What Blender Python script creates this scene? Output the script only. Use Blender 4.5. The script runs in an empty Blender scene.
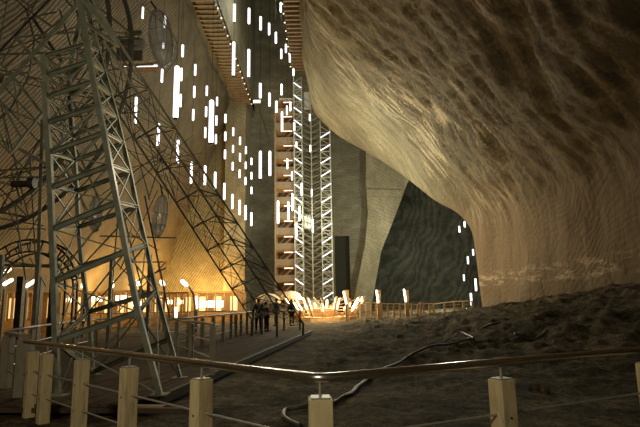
import bpy, bmesh, math, random
from mathutils import Vector, Matrix, Euler, noise
random.seed(7)
C = bpy.context.scene.collection
PI = math.pi
F = 520.0
EYE = Vector((0, 0, 1.55))
TILT = math.atan(89 / F)
ROLL = -0.017
RM = (Euler((PI / 2 + TILT, 0, 0)).to_matrix() @ Matrix.Rotation(ROLL, 3, 'Z'))

def ray(px, py):
    return RM @ Vector(((px - 320) / F, (213.5 - py) / F, -1))
def at(px, py, Y):
    d = ray(px, py)
    return EYE + d * (Y / d.y)
def onz(px, py, z):
    d = ray(px, py)
    return EYE + d * ((z - EYE.z) / d.z)
def lerp(a, b, t): return a + (b - a) * t
def smooth(t):
    t = max(0.0, min(1.0, t)); return t * t * (3 - 2 * t)

# ------------------------------------------------------------ mesh builder
class MB:
    def __init__(s): s.v = []; s.f = []
    def add(s, vs, fs):
        n = len(s.v); s.v += [tuple(v) for v in vs]; s.f += [tuple(i + n for i in f) for f in fs]; return s
    def hexa(s, p):
        return s.add(p, [(0, 3, 2, 1), (4, 5, 6, 7), (0, 1, 5, 4), (1, 2, 6, 5), (2, 3, 7, 6), (3, 0, 4, 7)])
    def box(s, c, d, rz=0.0):
        c = Vector(c); R = Matrix.Rotation(rz, 3, 'Z')
        x, y, z = d[0] / 2, d[1] / 2, d[2] / 2
        return s.hexa([c + R @ Vector(q) for q in ((-x, -y, -z), (x, -y, -z), (x, y, -z), (-x, y, -z), (-x, -y, z), (x, -y, z), (x, y, z), (-x, y, z))])
    def bar(s, a, b, w, h=None):
        a = Vector(a); b = Vector(b); h = h or w
        d = b - a
        if d.length < 1e-6: return s
        d.normalize()
        up = Vector((0, 0, 1)) if abs(d.z) < .95 else Vector((0, 1, 0))
        sx = d.cross(up).normalized() * (w / 2); sy = sx.cross(d).normalized() * (h / 2)
        return s.hexa([a - sx - sy, a + sx - sy, a + sx + sy, a - sx + sy, b - sx - sy, b + sx - sy, b + sx + sy, b - sx + sy])
    def angle(s, a, b, w, t=None):          # an L-section steel member
        a = Vector(a); b = Vector(b); t = t or w * .18
        d = (b - a).normalized()
        up = Vector((0, 1, 0)) if abs(d.y) < .9 else Vector((0, 0, 1))
        sx = d.cross(up).normalized(); sy = sx.cross(d).normalized()
        o = -sx * w / 2 - sy * w / 2
        prof = [(0, 0), (w, 0), (w, t), (t, t), (t, w), (0, w)]
        vs = [a + o + sx * p + sy * q for p, q in prof] + [b + o + sx * p + sy * q for p, q in prof]
        fs = [(i, (i + 1) % 6, 6 + (i + 1) % 6, 6 + i) for i in range(6)] + [(5, 4, 3, 2, 1, 0), (6, 7, 8, 9, 10, 11)]
        return s.add(vs, fs)
    def channel(s, a, b, w, h):             # a C-section: web and two flanges
        a = Vector(a); b = Vector(b); d = (b - a).normalized()
        up = Vector((0, 0, 1))
        sx = d.cross(up).normalized(); sy = sx.cross(d).normalized(); t = w * .22
        for (ox, oy, ww, hh) in ((-w / 2 + t / 2, 0, t, h), (0, h / 2 - t / 2, w, t), (0, -h / 2 + t / 2, w, t)):
            o = sx * ox + sy * oy; x = sx * ww / 2; y = sy * hh / 2
            s.hexa([a + o - x - y, a + o + x - y, a + o + x + y, a + o - x + y, b + o - x - y, b + o + x - y, b + o + x + y, b + o - x + y])
        return s
    def tube(s, pts, r, n=8, closed=False):
        pts = [Vector(p) for p in pts]; m = len(pts); rs = r if isinstance(r, (list, tuple)) else [r] * m
        prev = None; rings = []
        for i, p in enumerate(pts):
            if closed: d = pts[(i + 1) % m] - pts[i - 1]
            else: d = pts[min(i + 1, m - 1)] - pts[max(i - 1, 0)]
            d.normalize()
            if prev is None:
                up = Vector((0, 0, 1)) if abs(d.z) < .9 else Vector((1, 0, 0))
                x = d.cross(up).normalized()
            else:
                x = (prev - d * prev.dot(d)).normalized()
            prev = x; y = d.cross(x)
            rings.append([p + (x * math.cos(2 * PI * k / n) + y * math.sin(2 * PI * k / n)) * rs[i] for k in range(n)])
        vs = [q for r_ in rings for q in r_]; fs = []
        for i in range(m if closed else m - 1):
            j = (i + 1) % m
            for k in range(n):
                fs.append((i * n + k, i * n + (k + 1) % n, j * n + (k + 1) % n, j * n + k))
        if not closed:
            fs.append(tuple(reversed(range(n)))); fs.append(tuple((m - 1) * n + k for k in range(n)))
        return s.add(vs, fs)
    def capsule(s, a, b, r, n=10):
        a = Vector(a); b = Vector(b); d = b - a; L = d.length; d.normalize()
        r2 = min(r, L * .3)
        pts = [a, a + d * r2 * .25, a + d * r2 * .8, b - d * r2 * .8, b - d * r2 * .25, b]
        return s.tube(pts, [r * .35, r * .75, r, r, r * .75, r * .35], n)
    def sphere(s, c, r, nu=12, nv=8, sc=(1, 1, 1)):
        c = Vector(c); vs = []; fs = []
        for j in range(nv + 1):
            t = PI * j / nv
            for i in range(nu):
                p = 2 * PI * i / nu
                vs.append(c + Vector((r * sc[0] * math.sin(t) * math.cos(p), r * sc[1] * math.sin(t) * math.sin(p), r * sc[2] * math.cos(t))))
        for j in range(nv):
            for i in range(nu):
                fs.append((j * nu + i, (j + 1) * nu + i, (j + 1) * nu + (i + 1) % nu, j * nu + (i + 1) % nu))
        return s.add(vs, fs)
    def grid(s, rows):
        n = len(rows[0]); vs = [p for r in rows for p in r]
        fs = [(i * n + j, i * n + j + 1, (i + 1) * n + j + 1, (i + 1) * n + j) for i in range(len(rows) - 1) for j in range(n - 1)]
        return s.add(vs, fs)
    def build(s, name, mat, parent=None, smooth_=False, bevel=0):
        me = bpy.data.meshes.new(name)
        base = Vector((0, 0, 0))
        if parent is not None: base = parent_origin(parent)
        me.from_pydata([tuple(Vector(v) - base) for v in s.v], [], s.f)
        bm = bmesh.new(); bm.from_mesh(me); bmesh.ops.recalc_face_normals(bm, faces=bm.faces); bm.to_mesh(me); bm.free()
        if smooth_:
            for p in me.polygons: p.use_smooth = True
        me.materials.append(mat); me.update()
        o = bpy.data.objects.new(name, me); C.objects.link(o)
        if parent is not None: o.parent = parent
        if bevel:
            m = o.modifiers.new('bevel', 'BEVEL'); m.width = bevel; m.segments = 2; m.limit_method = 'ANGLE'
        return o
ORIG = {}
def parent_origin(p):
    o = Vector((0, 0, 0))
    while p is not None:
        o += p.location; p = p.parent
    return o
def tag(o, label=None, cat=None, group=None, kind=None):
    if label: o['label'] = label
    if cat: o['category'] = cat
    if group: o['group'] = group
    if kind: o['kind'] = kind
    return o
def empty(name, loc, label, cat, group=None):
    o = bpy.data.objects.new(name, None); C.objects.link(o); o.location = loc
    o.empty_display_size = .2
    return tag(o, label, cat, group)
def struct(o): o['kind'] = 'structure'; return o

# ------------------------------------------------------------ materials
def new_mat(name):
    m = bpy.data.materials.new(name); m.use_nodes = True
    nt = m.node_tree; b = nt.nodes['Principled BSDF']
    return m, nt, b
def N(nt, t, **kw):
    n = nt.nodes.new(t)
    for k, v in kw.items():
        if k in n.inputs: n.inputs[k].default_value = v
        else: setattr(n, k, v)
    return n
def ramp(nt, fac, stops):
    r = nt.nodes.new('ShaderNodeValToRGB'); cr = r.color_ramp
    while len(cr.elements) > 1: cr.elements.remove(cr.elements[-1])
    cr.elements[0].position = stops[0][0]; cr.elements[0].color = (*stops[0][1], 1)
    for p, c in stops[1:]:
        e = cr.elements.new(p); e.color = (*c, 1)
    nt.links.new(fac, r.inputs['Fac']); return r
def mapping(nt, scale=(1, 1, 1), rot=(0, 0, 0)):
    tc = nt.nodes.new('ShaderNodeTexCoord'); mp = nt.nodes.new('ShaderNodeMapping')
    mp.inputs['Scale'].default_value = scale; mp.inputs['Rotation'].default_value = rot
    nt.links.new(tc.outputs['Object'], mp.inputs['Vector']); return mp
def mixc(nt, fac, a, b, mode='MIX'):
    m = nt.nodes.new('ShaderNodeMix'); m.data_type = 'RGBA'; m.blend_type = mode
    if isinstance(fac, float): m.inputs[0].default_value = fac
    else: nt.links.new(fac, m.inputs[0])
    for i, c in ((6, a), (7, b)):
        if isinstance(c, tuple): m.inputs[i].default_value = (*c, 1)
        else: nt.links.new(c, m.inputs[i])
    return m.outputs[2]
def math_(nt, op, a, b=None):
    m = nt.nodes.new('ShaderNodeMath'); m.operation = op
    for i, c in ((0, a), (1, b)):
        if c is None: continue
        if isinstance(c, (float, int)): m.inputs[i].default_value = c
        else: nt.links.new(c, m.inputs[i])
    return m.outputs[0]
def bump(nt, b, h, strength=.5, dist=.1):
    bp = nt.nodes.new('ShaderNodeBump'); bp.inputs['Strength'].default_value = strength; bp.inputs['Distance'].default_value = dist
    nt.links.new(h, bp.inputs['Height']); nt.links.new(bp.outputs[0], b.inputs['Normal'])
def simple(name, col, rough=.6, metal=0.0, var=.25, nscale=6.0, bs=.15):
    m, nt, b = new_mat(name)
    mp = mapping(nt)
    n = N(nt, 'ShaderNodeTexNoise', Scale=nscale, Detail=4.0); nt.links.new(mp.outputs[0], n.inputs['Vector'])
    r = ramp(nt, n.outputs['Fac'], [(.3, tuple(c * (1 - var) for c in col)), (.7, tuple(min(1, c * (1 + var)) for c in col))])
    nt.links.new(r.outputs[0], b.inputs['Base Color']); b.inputs['Roughness'].default_value = rough; b.inputs['Metallic'].default_value = metal
    if bs: bump(nt, b, n.outputs['Fac'], bs, .01)
    return m
def emit(name, col, strength):
    m, nt, b = new_mat(name)
    b.inputs['Base Color'].default_value = (.8, .8, .8, 1)
    b.inputs['Emission Color'].default_value = (*col, 1); b.inputs['Emission Strength'].default_value = strength
    return m
def wood(name, col, scale=(1, 1, 1), rough=.65, var=.35):
    m, nt, b = new_mat(name)
    mp = mapping(nt, scale)
    n = N(nt, 'ShaderNodeTexNoise', Scale=5.0, Detail=6.0, Roughness=.65, Distortion=.6); nt.links.new(mp.outputs[0], n.inputs['Vector'])
    r = ramp(nt, n.outputs['Fac'], [(.28, tuple(c * (1 - var) for c in col)), (.5, col), (.75, tuple(min(1, c * (1 + var * .6)) for c in col))])
    # small dark knots
    v = N(nt, 'ShaderNodeTexVoronoi', Scale=3.2); mp2 = mapping(nt, (1, 1, 1)); nt.links.new(mp2.outputs[0], v.inputs['Vector'])
    k = ramp(nt, v.outputs['Distance'], [(.05, (1, 1, 1)), (.09, (0, 0, 0))])
    c = mixc(nt, k.outputs[0], r.outputs[0], tuple(c * .35 for c in col))
    nt.links.new(c, b.inputs['Base Color']); b.inputs['Roughness'].default_value = rough
    bump(nt, b, n.outputs['Fac'], .3, .01)
    return m
def rock(name, c0, c1, c2, streak_scale, streak_rot, lines_scale, lines_rot, line_amt=.5, bumps=.6, extra=None, dist=.25, wd=6.0):
    m, nt, b = new_mat(name)
    mp = mapping(nt, streak_scale, streak_rot)
    n = N(nt, 'ShaderNodeTexNoise', Scale=1.0, Detail=9.0, Roughness=.62, Distortion=.4); nt.links.new(mp.outputs[0], n.inputs['Vector'])
    base = ramp(nt, n.outputs['Fac'], [(.3, c0), (.5, c1), (.72, c2)])
    tcl = nt.nodes.new('ShaderNodeTexCoord'); dp = nt.nodes.new('ShaderNodeVectorMath'); dp.operation = 'DOT_PRODUCT'
    nt.links.new(tcl.outputs['Object'], dp.inputs[0]); dp.inputs[1].default_value = Vector(lines_rot).normalized()
    nl = N(nt, 'ShaderNodeTexNoise', Scale=.16, Detail=4.0); nt.links.new(tcl.outputs['Object'], nl.inputs['Vector'])
    mp2 = nt.nodes.new('ShaderNodeCombineXYZ'); nt.links.new(math_(nt, 'ADD', dp.outputs['Value'], math_(nt, 'MULTIPLY', nl.outputs['Fac'], wd)), mp2.inputs[0])
    nt.links.new(math_(nt, 'MULTIPLY', nl.outputs['Fac'], 3.0), mp2.inputs[1])
    w = N(nt, 'ShaderNodeTexWave', Scale=lines_scale, Distortion=2.0, Detail=3.0); w.inputs['Detail Scale'].default_value = .8
    w.bands_direction = 'X'; nt.links.new(mp2.outputs[0], w.inputs['Vector'])
    big = N(nt, 'ShaderNodeTexNoise', Scale=.11, Detail=5.0); mp3 = mapping(nt); nt.links.new(mp3.outputs[0], big.inputs['Vector'])
    col = mixc(nt, line_amt, base.outputs[0], ramp(nt, w.outputs['Fac'], [(.0, (.35, .35, .35)), (.6, (.75, .75, .75)), (1, (1, 1, 1))]).outputs[0], 'MULTIPLY')
    gn = N(nt, 'ShaderNodeTexNoise', Scale=3.2, Detail=9.0, Roughness=.8); nt.links.new(mp3.outputs[0], gn.inputs['Vector'])
    col = mixc(nt, .75, col, ramp(nt, gn.outputs['Fac'], [(.34, (.45, .44, .42)), (.6, (1, 1, 1))]).outputs[0], 'MULTIPLY')
    col = mixc(nt, .8, col, ramp(nt, big.outputs['Fac'], [(.33, (.6, .58, .55)), (.62, (1, 1, 1))]).outputs[0], 'MULTIPLY')
    if extra: col = extra(nt, col)
    nt.links.new(col, b.inputs['Base Color']); b.inputs['Roughness'].default_value = .78
    h = math_(nt, 'ADD', n.outputs['Fac'], math_(nt, 'MULTIPLY', w.outputs['Fac'], line_amt * .5))
    h = math_(nt, 'ADD', h, math_(nt, 'MULTIPLY', gn.outputs['Fac'], .5))
    bump(nt, b, h, bumps, dist)
    return m

M = {}
def mass_extra(nt, col):
    tc = nt.nodes.new('ShaderNodeTexCoord'); sp = nt.nodes.new('ShaderNodeSeparateXYZ'); nt.links.new(tc.outputs['Object'], sp.inputs[0])
    z = sp.outputs['Z']
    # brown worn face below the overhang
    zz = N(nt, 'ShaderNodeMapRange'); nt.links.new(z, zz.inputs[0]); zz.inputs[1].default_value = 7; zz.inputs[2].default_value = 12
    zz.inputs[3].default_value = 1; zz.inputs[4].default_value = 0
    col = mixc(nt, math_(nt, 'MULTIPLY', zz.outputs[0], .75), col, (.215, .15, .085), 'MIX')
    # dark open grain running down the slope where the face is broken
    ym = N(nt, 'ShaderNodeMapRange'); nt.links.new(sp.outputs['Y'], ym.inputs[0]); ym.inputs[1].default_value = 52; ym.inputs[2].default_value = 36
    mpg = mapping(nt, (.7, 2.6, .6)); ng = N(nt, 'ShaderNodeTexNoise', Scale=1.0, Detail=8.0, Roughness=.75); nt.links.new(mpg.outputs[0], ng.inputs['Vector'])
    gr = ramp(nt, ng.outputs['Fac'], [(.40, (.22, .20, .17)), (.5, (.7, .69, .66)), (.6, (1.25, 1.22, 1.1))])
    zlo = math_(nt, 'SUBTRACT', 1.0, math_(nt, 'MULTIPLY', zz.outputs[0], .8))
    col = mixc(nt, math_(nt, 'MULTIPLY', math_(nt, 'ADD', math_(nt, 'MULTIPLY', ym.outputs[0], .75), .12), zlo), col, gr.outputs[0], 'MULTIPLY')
    # light falloff painted as a darker colour over the near upper rock
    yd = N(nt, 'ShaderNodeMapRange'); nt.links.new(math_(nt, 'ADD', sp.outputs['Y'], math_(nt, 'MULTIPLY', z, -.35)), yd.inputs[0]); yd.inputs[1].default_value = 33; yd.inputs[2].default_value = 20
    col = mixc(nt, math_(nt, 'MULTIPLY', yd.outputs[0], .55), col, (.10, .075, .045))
    # salt crust streaks running down the slope, only where a large noise lets them
    mp = mapping(nt, (.35, 2.2, .3)); n = N(nt, 'ShaderNodeTexNoise', Scale=1.0, Detail=10.0, Roughness=.7); nt.links.new(mp.outputs[0], n.inputs['Vector'])
    mpb = mapping(nt, (.1, .1, .14)); nb = N(nt, 'ShaderNodeTexNoise', Scale=1.0, Detail=3.0); nt.links.new(mpb.outputs[0], nb.inputs['Vector'])
    s = math_(nt, 'MULTIPLY', ramp(nt, n.outputs['Fac'], [(.51, (0, 0, 0)), (.56, (1, 1, 1))]).outputs[0],
              ramp(nt, nb.outputs['Fac'], [(.50, (0, 0, 0)), (.58, (1, 1, 1))]).outputs[0])
    yw = ramp(nt, math_(nt, 'MULTIPLY', sp.outputs['Y'], .01), [(.22, (.25, .25, .25)), (.30, (1, 1, 1)), (.43, (1, 1, 1)), (.50, (.25, .25, .25))])
    s = math_(nt, 'MULTIPLY', math_(nt, 'MULTIPLY', s, yw.outputs[0]), math_(nt, 'SUBTRACT', 1.0, math_(nt, 'MULTIPLY', zz.outputs[0], .9)))
    col = mixc(nt, math_(nt, 'MULTIPLY', s, .8), col, (.62, .56, .40))
    # crusty white deposit line low on the wall
    mp4 = mapping(nt, (1, .35, 1.6)); n4 = N(nt, 'ShaderNodeTexNoise', Scale=1.3, Detail=9.0, Roughness=.75); nt.links.new(mp4.outputs[0], n4.inputs['Vector'])
    zn = math_(nt, 'ADD', z, math_(nt, 'MULTIPLY', n4.outputs['Fac'], 1.4))
    band = ramp(nt, math_(nt, 'MULTIPLY', zn, .1), [(.33, (0, 0, 0)), (.36, (1, 1, 1)), (.42, (1, 1, 1)), (.47, (0, 0, 0))])
    th = ramp(nt, n4.outputs['Fac'], [(.5, (0, 0, 0)), (.56, (1, 1, 1))])
    col = mixc(nt, math_(nt, 'MULTIPLY', math_(nt, 'MULTIPLY', band.outputs[0], th.outputs[0]), .6), col, (.6, .52, .38))
    return col
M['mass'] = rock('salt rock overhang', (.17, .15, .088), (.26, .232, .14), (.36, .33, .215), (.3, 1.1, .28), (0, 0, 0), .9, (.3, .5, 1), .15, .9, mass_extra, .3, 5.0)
M['left_rock'] = rock('cut salt wall', (.14, .112, .068), (.195, .16, .098), (.26, .22, .14), (.5, .5, .5), (0, 0, 0), .95, (0, 1, -.5), .95, .5, None, .15, 1.2)
M['left_end_rock'] = rock('cut salt end wall', (.17, .15, .09), (.24, .215, .13), (.31, .285, .18), (.5, .5, .5), (0, 0, 0), .9, (1, 0, -.6), .9, .5, None, .15, 2.0)
M['back_rock'] = rock('grey salt wall', (.12, .112, .075), (.175, .163, .112), (.25, .235, .165), (.4, .4, .8), (0, 0, 0), .8, (.25, 0, 1), .3, .5, None, .15, 3.0)
M['pale_rock'] = rock('pale salt pilaster', (.22, .195, .125), (.32, .285, .185), (.42, .38, .26), (.5, .5, .3), (0, 0, 0), .7, (.6, 0, 1), .3, .4, None, .12, 3.0)
M['dark_rock'] = rock('dark banded salt wall', (.06, .063, .045), (.11, .115, .083), (.17, .175, .13), (.25, .25, .5), (0, 0, 0), .22, (1, .2, -.45), .75, .8, None, .3, 9.0)
def sand():
    m, nt, b = new_mat('dark salty earth')
    mp = mapping(nt)
    n = N(nt, 'ShaderNodeTexNoise', Scale=.9, Detail=12.0, Roughness=.68); nt.links.new(mp.outputs[0], n.inputs['Vector'])
    n2 = N(nt, 'ShaderNodeTexNoise', Scale=5.0, Detail=12.0, Roughness=.85); nt.links.new(mp.outputs[0], n2.inputs['Vector'])
    base = ramp(nt, n.outputs['Fac'], [(.38, (.13, .105, .062)), (.5, (.28, .23, .14)), (.62, (.50, .42, .27))])
    col = mixc(nt, .85, base.outputs[0], ramp(nt, n2.outputs['Fac'], [(.44, (.2, .19, .18)), (.54, (1.0, 1, 1))]).outputs[0], 'MULTIPLY')
    n5 = N(nt, 'ShaderNodeTexNoise', Scale=22.0, Detail=6.0, Roughness=.8); nt.links.new(mp.outputs[0], n5.inputs['Vector'])
    col = mixc(nt, .8, col, ramp(nt, n5.outputs['Fac'], [(.42, (.35, .34, .32)), (.58, (1.15, 1.12, 1.08))]).outputs[0], 'MULTIPLY')
    v = N(nt, 'ShaderNodeTexVoronoi', Scale=9.0); nt.links.new(mp.outputs[0], v.inputs['Vector'])
    sp = ramp(nt, v.outputs['Distance'], [(.04, (1, 1, 1)), (.07, (0, 0, 0))])
    col = mixc(nt, math_(nt, 'MULTIPLY', sp.outputs[0], .5), col, (.5, .45, .34))
    nt.links.new(col, b.inputs['Base Color']); b.inputs['Roughness'].default_value = .95; b.inputs['Specular IOR Level'].default_value = .15
    bump(nt, b, math_(nt, 'ADD', n.outputs['Fac'], math_(nt, 'MULTIPLY', n2.outputs['Fac'], .8)), 1.0, .3)
    return m
M['sand'] = sand()
M['post'] = wood('pale pine post', (.60, .48, .27), (3, 3, .5), .6, .45)
M['deck'] = wood('grey brown deck board', (.085, .060, .036), (.6, .6, 1), .55, .5)
M['deck'].node_tree.nodes['Principled BSDF'].inputs['Specular IOR Level'].default_value = .12; M['deck'].node_tree.nodes['Principled BSDF'].inputs['Roughness'].default_value = .9
M['edge'] = wood('brown edge beam', (.30, .19, .10), (.3, 2, 2))
M['joist'] = wood('orange brown gallery joist', (.22, .15, .08), (.5, 1, 1), .6, .5)
M['gallery_deck'] = wood('dark gallery deck', (.07, .045, .025))  # shadow behind the gallery joists is put into this dark deck colour
M['plank'] = wood('honey coloured boarding', (.50, .33, .15), (1, 1, 1))
M['weathered'] = wood('weathered railing post', (.26, .22, .15), (2, 2, .5))
M['green'] = simple('grey green painted steel', (.20, .205, .145), .5, .05, .3, 5)
M['darksteel'] = simple('dark brown steel', (.07, .06, .045), .5, .4, .3, 5)
M['olive'] = simple('olive painted truss steel', (.14, .135, .095), .5, .05, .3, 5)
M['chrome'] = simple('brushed stainless steel', (.80, .74, .66), .27, 1.0, .08, 30, .03)
M['cable'] = simple('dull steel rod', (.40, .37, .32), .5, .4, .15, 20, .03)
M['white_steel'] = simple('pale galvanised steel', (.36, .36, .29), .45, .2, .12, 8, .03)
M['shaft_steel'] = simple('grey shaft steel', (.20, .20, .155), .5, .1)
M['stair_board'] = wood('brown grey stair boarding', (.27, .20, .125), (1, 1, 1))
M['grey_cab'] = simple('pale grey lift cabin', (.52, .53, .46), .4, .1, .1)
M['dark'] = simple('black paint', (.02, .018, .016), .5)
M['hose'] = simple('dusty grey hose', (.07, .064, .05), .55, 0, .25, 12)
M['tube'] = emit('white tube glow', (1.0, .95, 1.0), 2.2)
M['tube_small'] = emit('white lift tube glow', (.84, .84, 1.0), 1.7)
M['warm'] = emit('orange tube glow', (1.0, .62, .34), 5.0)
M['warm_tube'] = emit('warm white tube glow', (1.0, .80, .55), 4.0)
M['pavilion_tube'] = emit('pavilion tube glow', (1.0, .74, .42), 8.0)
M['panel'] = emit('lit cream panel', (1.0, .60, .22), 1.1)
M['pinkish'] = emit('pinkish stair tube', (1.0, .58, .34), 3.2)
def glass(name, col, alpha=.5):
    m, nt, b = new_mat(name)
    mp = mapping(nt)
    n = N(nt, 'ShaderNodeTexNoise', Scale=3.0, Detail=4.0); nt.links.new(mp.outputs[0], n.inputs['Vector'])
    r = ramp(nt, n.outputs['Fac'], [(.35, tuple(c * .7 for c in col)), (.65, col)])
    nt.links.new(r.outputs[0], b.inputs['Base Color'])
    b.inputs['Roughness'].default_value = .12; b.inputs['Alpha'].default_value = alpha
    b.inputs['Specular IOR Level'].default_value = .9
    return m
M['acrylic'] = glass('clear scratched acrylic', (.72, .73, .74), .45)
def cloth(name, col): return simple(name, col, .85, 0, .2, 20)

# ------------------------------------------------------------ camera, world
cam = bpy.data.cameras.new('camera'); cam.sensor_width = 36; cam.lens = F * 36 / 640
co = bpy.data.objects.new('camera', cam); C.objects.link(co)
co.matrix_world = Matrix.Translation(EYE) @ RM.to_4x4(); cam.clip_end = 400
bpy.context.scene.camera = co
sc = bpy.context.scene
sc.view_settings.view_transform = 'Standard'; sc.view_settings.look = 'None'; sc.view_settings.gamma = 1
sc.view_settings.exposure = .2; sc.view_settings.use_curve_mapping = False
w = bpy.data.worlds.new('dim mine air'); sc.world = w; w.use_nodes = True
w.node_tree.nodes['Background'].inputs[0].default_value = (.80, .78, .62, 1); w.node_tree.nodes['Background'].inputs[1].default_value = .04

# ------------------------------------------------------------ ground
DZ = .15                     # top of the boardwalk
A = onz(186, 384, DZ); B = onz(312, 330, DZ)
edge_d = (B - A); edge_d.z = 0; edge_d.normalize(); perp = Vector((-edge_d.y, edge_d.x, 0))
Wn = at(640, 283, 24.5); Wf = at(483, 309, 43)
def ground_z(x, y):
    wx = 13.5 + max(-.4, (43 - y)) * .08
    hw = lerp(Wn.z, Wf.z, smooth((y - 20) / 24)) if y < 60 else Wf.z
    h = hw * smooth((x - 3.0) / (wx - 3.0)) ** 1.25 * smooth((y - 6) / 12) * (1 - .75 * smooth((y - 43.5) / 2.5))
    off = (Vector((x, y, 0)) - Vector((A.x, A.y, 0))).dot(perp)      # >0: boardwalk side
    am = smooth(-off / 2.5)
    far = smooth((y - 4) / 14)
    n1 = noise.fractal(Vector((x * .33, y * .28, 1.7)), 1.0, 2.0, 6)
    n2 = noise.fractal(Vector((x * 1.6, y * 1.1, 5.1)), .9, 2.0, 5)
    n2 = noise.fractal(Vector((x * 2.3, y * 1.7, 5.1)), .75, 2.0, 5)
    bnk = smooth((x - 1) / 5) * smooth((y - 9) / 8)
    n3 = 1 - abs(noise.noise(Vector((x * .9, y * .55, 9.3)))) * 2.2
    n4 = noise.fractal(Vector((x * 7, y * 6, 2.2)), .8, 2.0, 4)
    h += am * (n1 * (.05 + .17 * far) + n2 * (.03 + .05 * far + .07 * bnk) - max(0, n3 - .45) * .2 * bnk) + am * n4 * .012
    # low spoil bank in front of the pavilion
    h += .14 * math.exp(-((y - 33) / 7) ** 2) * smooth((x - .5) / 3) * am
    if am < .02: h += -.03
    return h
def spaced(a, b, n, p): return [a + (b - a) * (i / n) ** p for i in range(n + 1)]
ys = spaced(-4, 98, 420, 1.75)
xs = [-34 + i * 1.0 for i in range(27)] + [-7 + .085 * i for i in range(1, 288)] + [17.8 + i for i in range(25)]
g = MB(); g.grid([[(x, y, ground_z(x, y)) for x in xs] for y in ys])
struct(g.build('floor', M['sand'], smooth_=True))

# ------------------------------------------------------------ right-hand salt mass
SIL = [(487, 340, 42.0), (485, 324, 42.6), (483, 309, 43.0), (480.5, 289, 43.5), (478, 268, 44.2), (476, 252, 44.8), (472.5, 232, 45.6), (466, 221, 46.6), (455, 210.5, 48.0), (434, 199, 51.5),
       (415, 184, 54.5), (395, 169, 58.0), (369, 152.5, 61.5), (339, 135.6, 65.5), (322, 121, 67.6), (313, 109, 69.0), (309.5, 90, 70.5), (307, 70, 71.6), (304.5, 55, 72.6), (301, 38, 73.6), (296, 0, 76), (291, -35, 78.5), (286, -70, 81)]
def catmull(P, n):
    out = []
    for i in range(len(P) - 1):
        p0 = P[max(i - 1, 0)]; p1 = P[i]; p2 = P[i + 1]; p3 = P[min(i + 2, len(P) - 1)]
        for k in range(n):
            t = k / n
            out.append(.5 * ((2 * p1) + (p2 - p0) * t + (2 * p0 - 5 * p1 + 4 * p2 - p3) * t * t + (3 * p1 - p0 - 3 * p2 + p3) * t ** 3))
    out.append(P[-1]); return out
sil = catmull([at(*s) for s in SIL], 9)
rows = []
NY = 280
for i, p in enumerate(sil):
    row = []
    t = (sil[min(i + 1, len(sil) - 1)] - sil[max(i - 1, 0)]); nx = Vector((-t.z, 0, t.x)).normalized()
    if nx.x > 0: nx = -nx
    for j in range(NY + 1):
        y = p.y + (-8 - p.y) * (j / NY) ** 1.05
        q = Vector((p.x, y, p.z))
        s = smooth((p.y - y) / 3.0)
        q.x += max(0, (43 - y)) * .08 * smooth((14 - p.z) / 8)
        d = noise.fractal(Vector((q.x * .12, q.y * .16, q.z * .1)), 1.0, 2.0, 3) * .9
        d += noise.fractal(Vector((q.x * .18, q.y * .9, q.z * .18 + 4)), .8, 2.1, 6) * (.05 + .10 * smooth((q.z - 7) / 5))
        crust = smooth((47 - y) / 9) * smooth((q.z - 6) / 5)
        d += noise.fractal(Vector((q.x * .5, q.y * 1.3, q.z * .45)), .6, 2.1, 5) * (.04 + .24 * crust)
        d -= max(0, noise.noise(Vector((q.x * .16, q.y * .6, q.z * .14 + 7))) - .15) * 1.0 * crust
        q += nx * d * s * .8
        row.append(q)
    row.reverse()
    # rounded return behind the edge
    for k in range(1, 9):
        a = k / 8 * PI / 2; r = 1.6
        row.append(Vector((p.x + r * (1 - math.cos(a)), p.y + r * math.sin(a) * .8, p.z)))
    for k in range(1, 12):
        row.append(Vector((p.x + 1.6 + k * 3.5, p.y + 1.3 + k * .8, p.z)))
    rows.append(row)
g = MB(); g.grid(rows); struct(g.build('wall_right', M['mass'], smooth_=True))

# ------------------------------------------------------------ left wall, back walls, shaft
GZ_L = (at(250, 107, 80).z + at(213, 0, 52).z) / 2
lx = at(186, 0, 52).x
BASEX = -27.0
def left_x(z): return lx + (BASEX - lx) * (GZ_L - z) / GZ_L
rows = []
for i in range(61):
    z = -1 + (GZ_L + 1) * i / 60
    row = []
    for j in range(121):
        y = -10 + 92 * j / 120
        n_ = noise.fractal(Vector((y * .1, z * .1, 3)), 1, 2, 4) * .5 + noise.fractal(Vector((y * .5, z * .5, 8)), 1, 2, 4) * .12
        row.append(Vector((left_x(z) + n_, y, z)))
    rows.append(row)
g = MB(); g.grid(rows); struct(g.build('wall_left', M['left_rock'], smooth_=True))
def slab(name, pts, thick, mat, sub=1):
    """a wall: front outline (list of points, convex, in order) pushed back by thick"""
    g = MB(); n = len(pts); t = Vector(thick)
    g.add([Vector(p) for p in pts] + [Vector(p) + t for p in pts], [tuple(range(n)), tuple(reversed(range(n, 2 * n)))] + [(i, (i + 1) % n, n + (i + 1) % n, n + i) for i in range(n)])
    return struct(g.build(name, mat))
# end wall of the hall, left part, and the pilaster standing out of it
zt = 62
bl = at(224, 200, 82).x
slab('wall_back', [(-40, 82, -1), (bl + .5, 82, -1), (bl + .5, 82, GZ_L), (-40, 82, GZ_L)], (0, 3, 0), M['left_end_rock'])
pl, pr = at(224, 250, 80).x, at(245, 250, 80).x
slab('column_pale', [(pl, 80, -1), (pr, 80, -1), (pr, 80, at(245, 98, 80).z), (pl, 80, at(224, 50, 80).z)], (0, 6, 0), M['pale_rock'])
bx = at(245, 250, 86).x - 3
slab('wall_far', [(bx, 86, -1), (at(372, 300, 86).x, 86, -1), (at(372, 300, 86).x, 86, zt), (bx, 86, zt)], (0, 2, 0), M['back_rock'])
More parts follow.
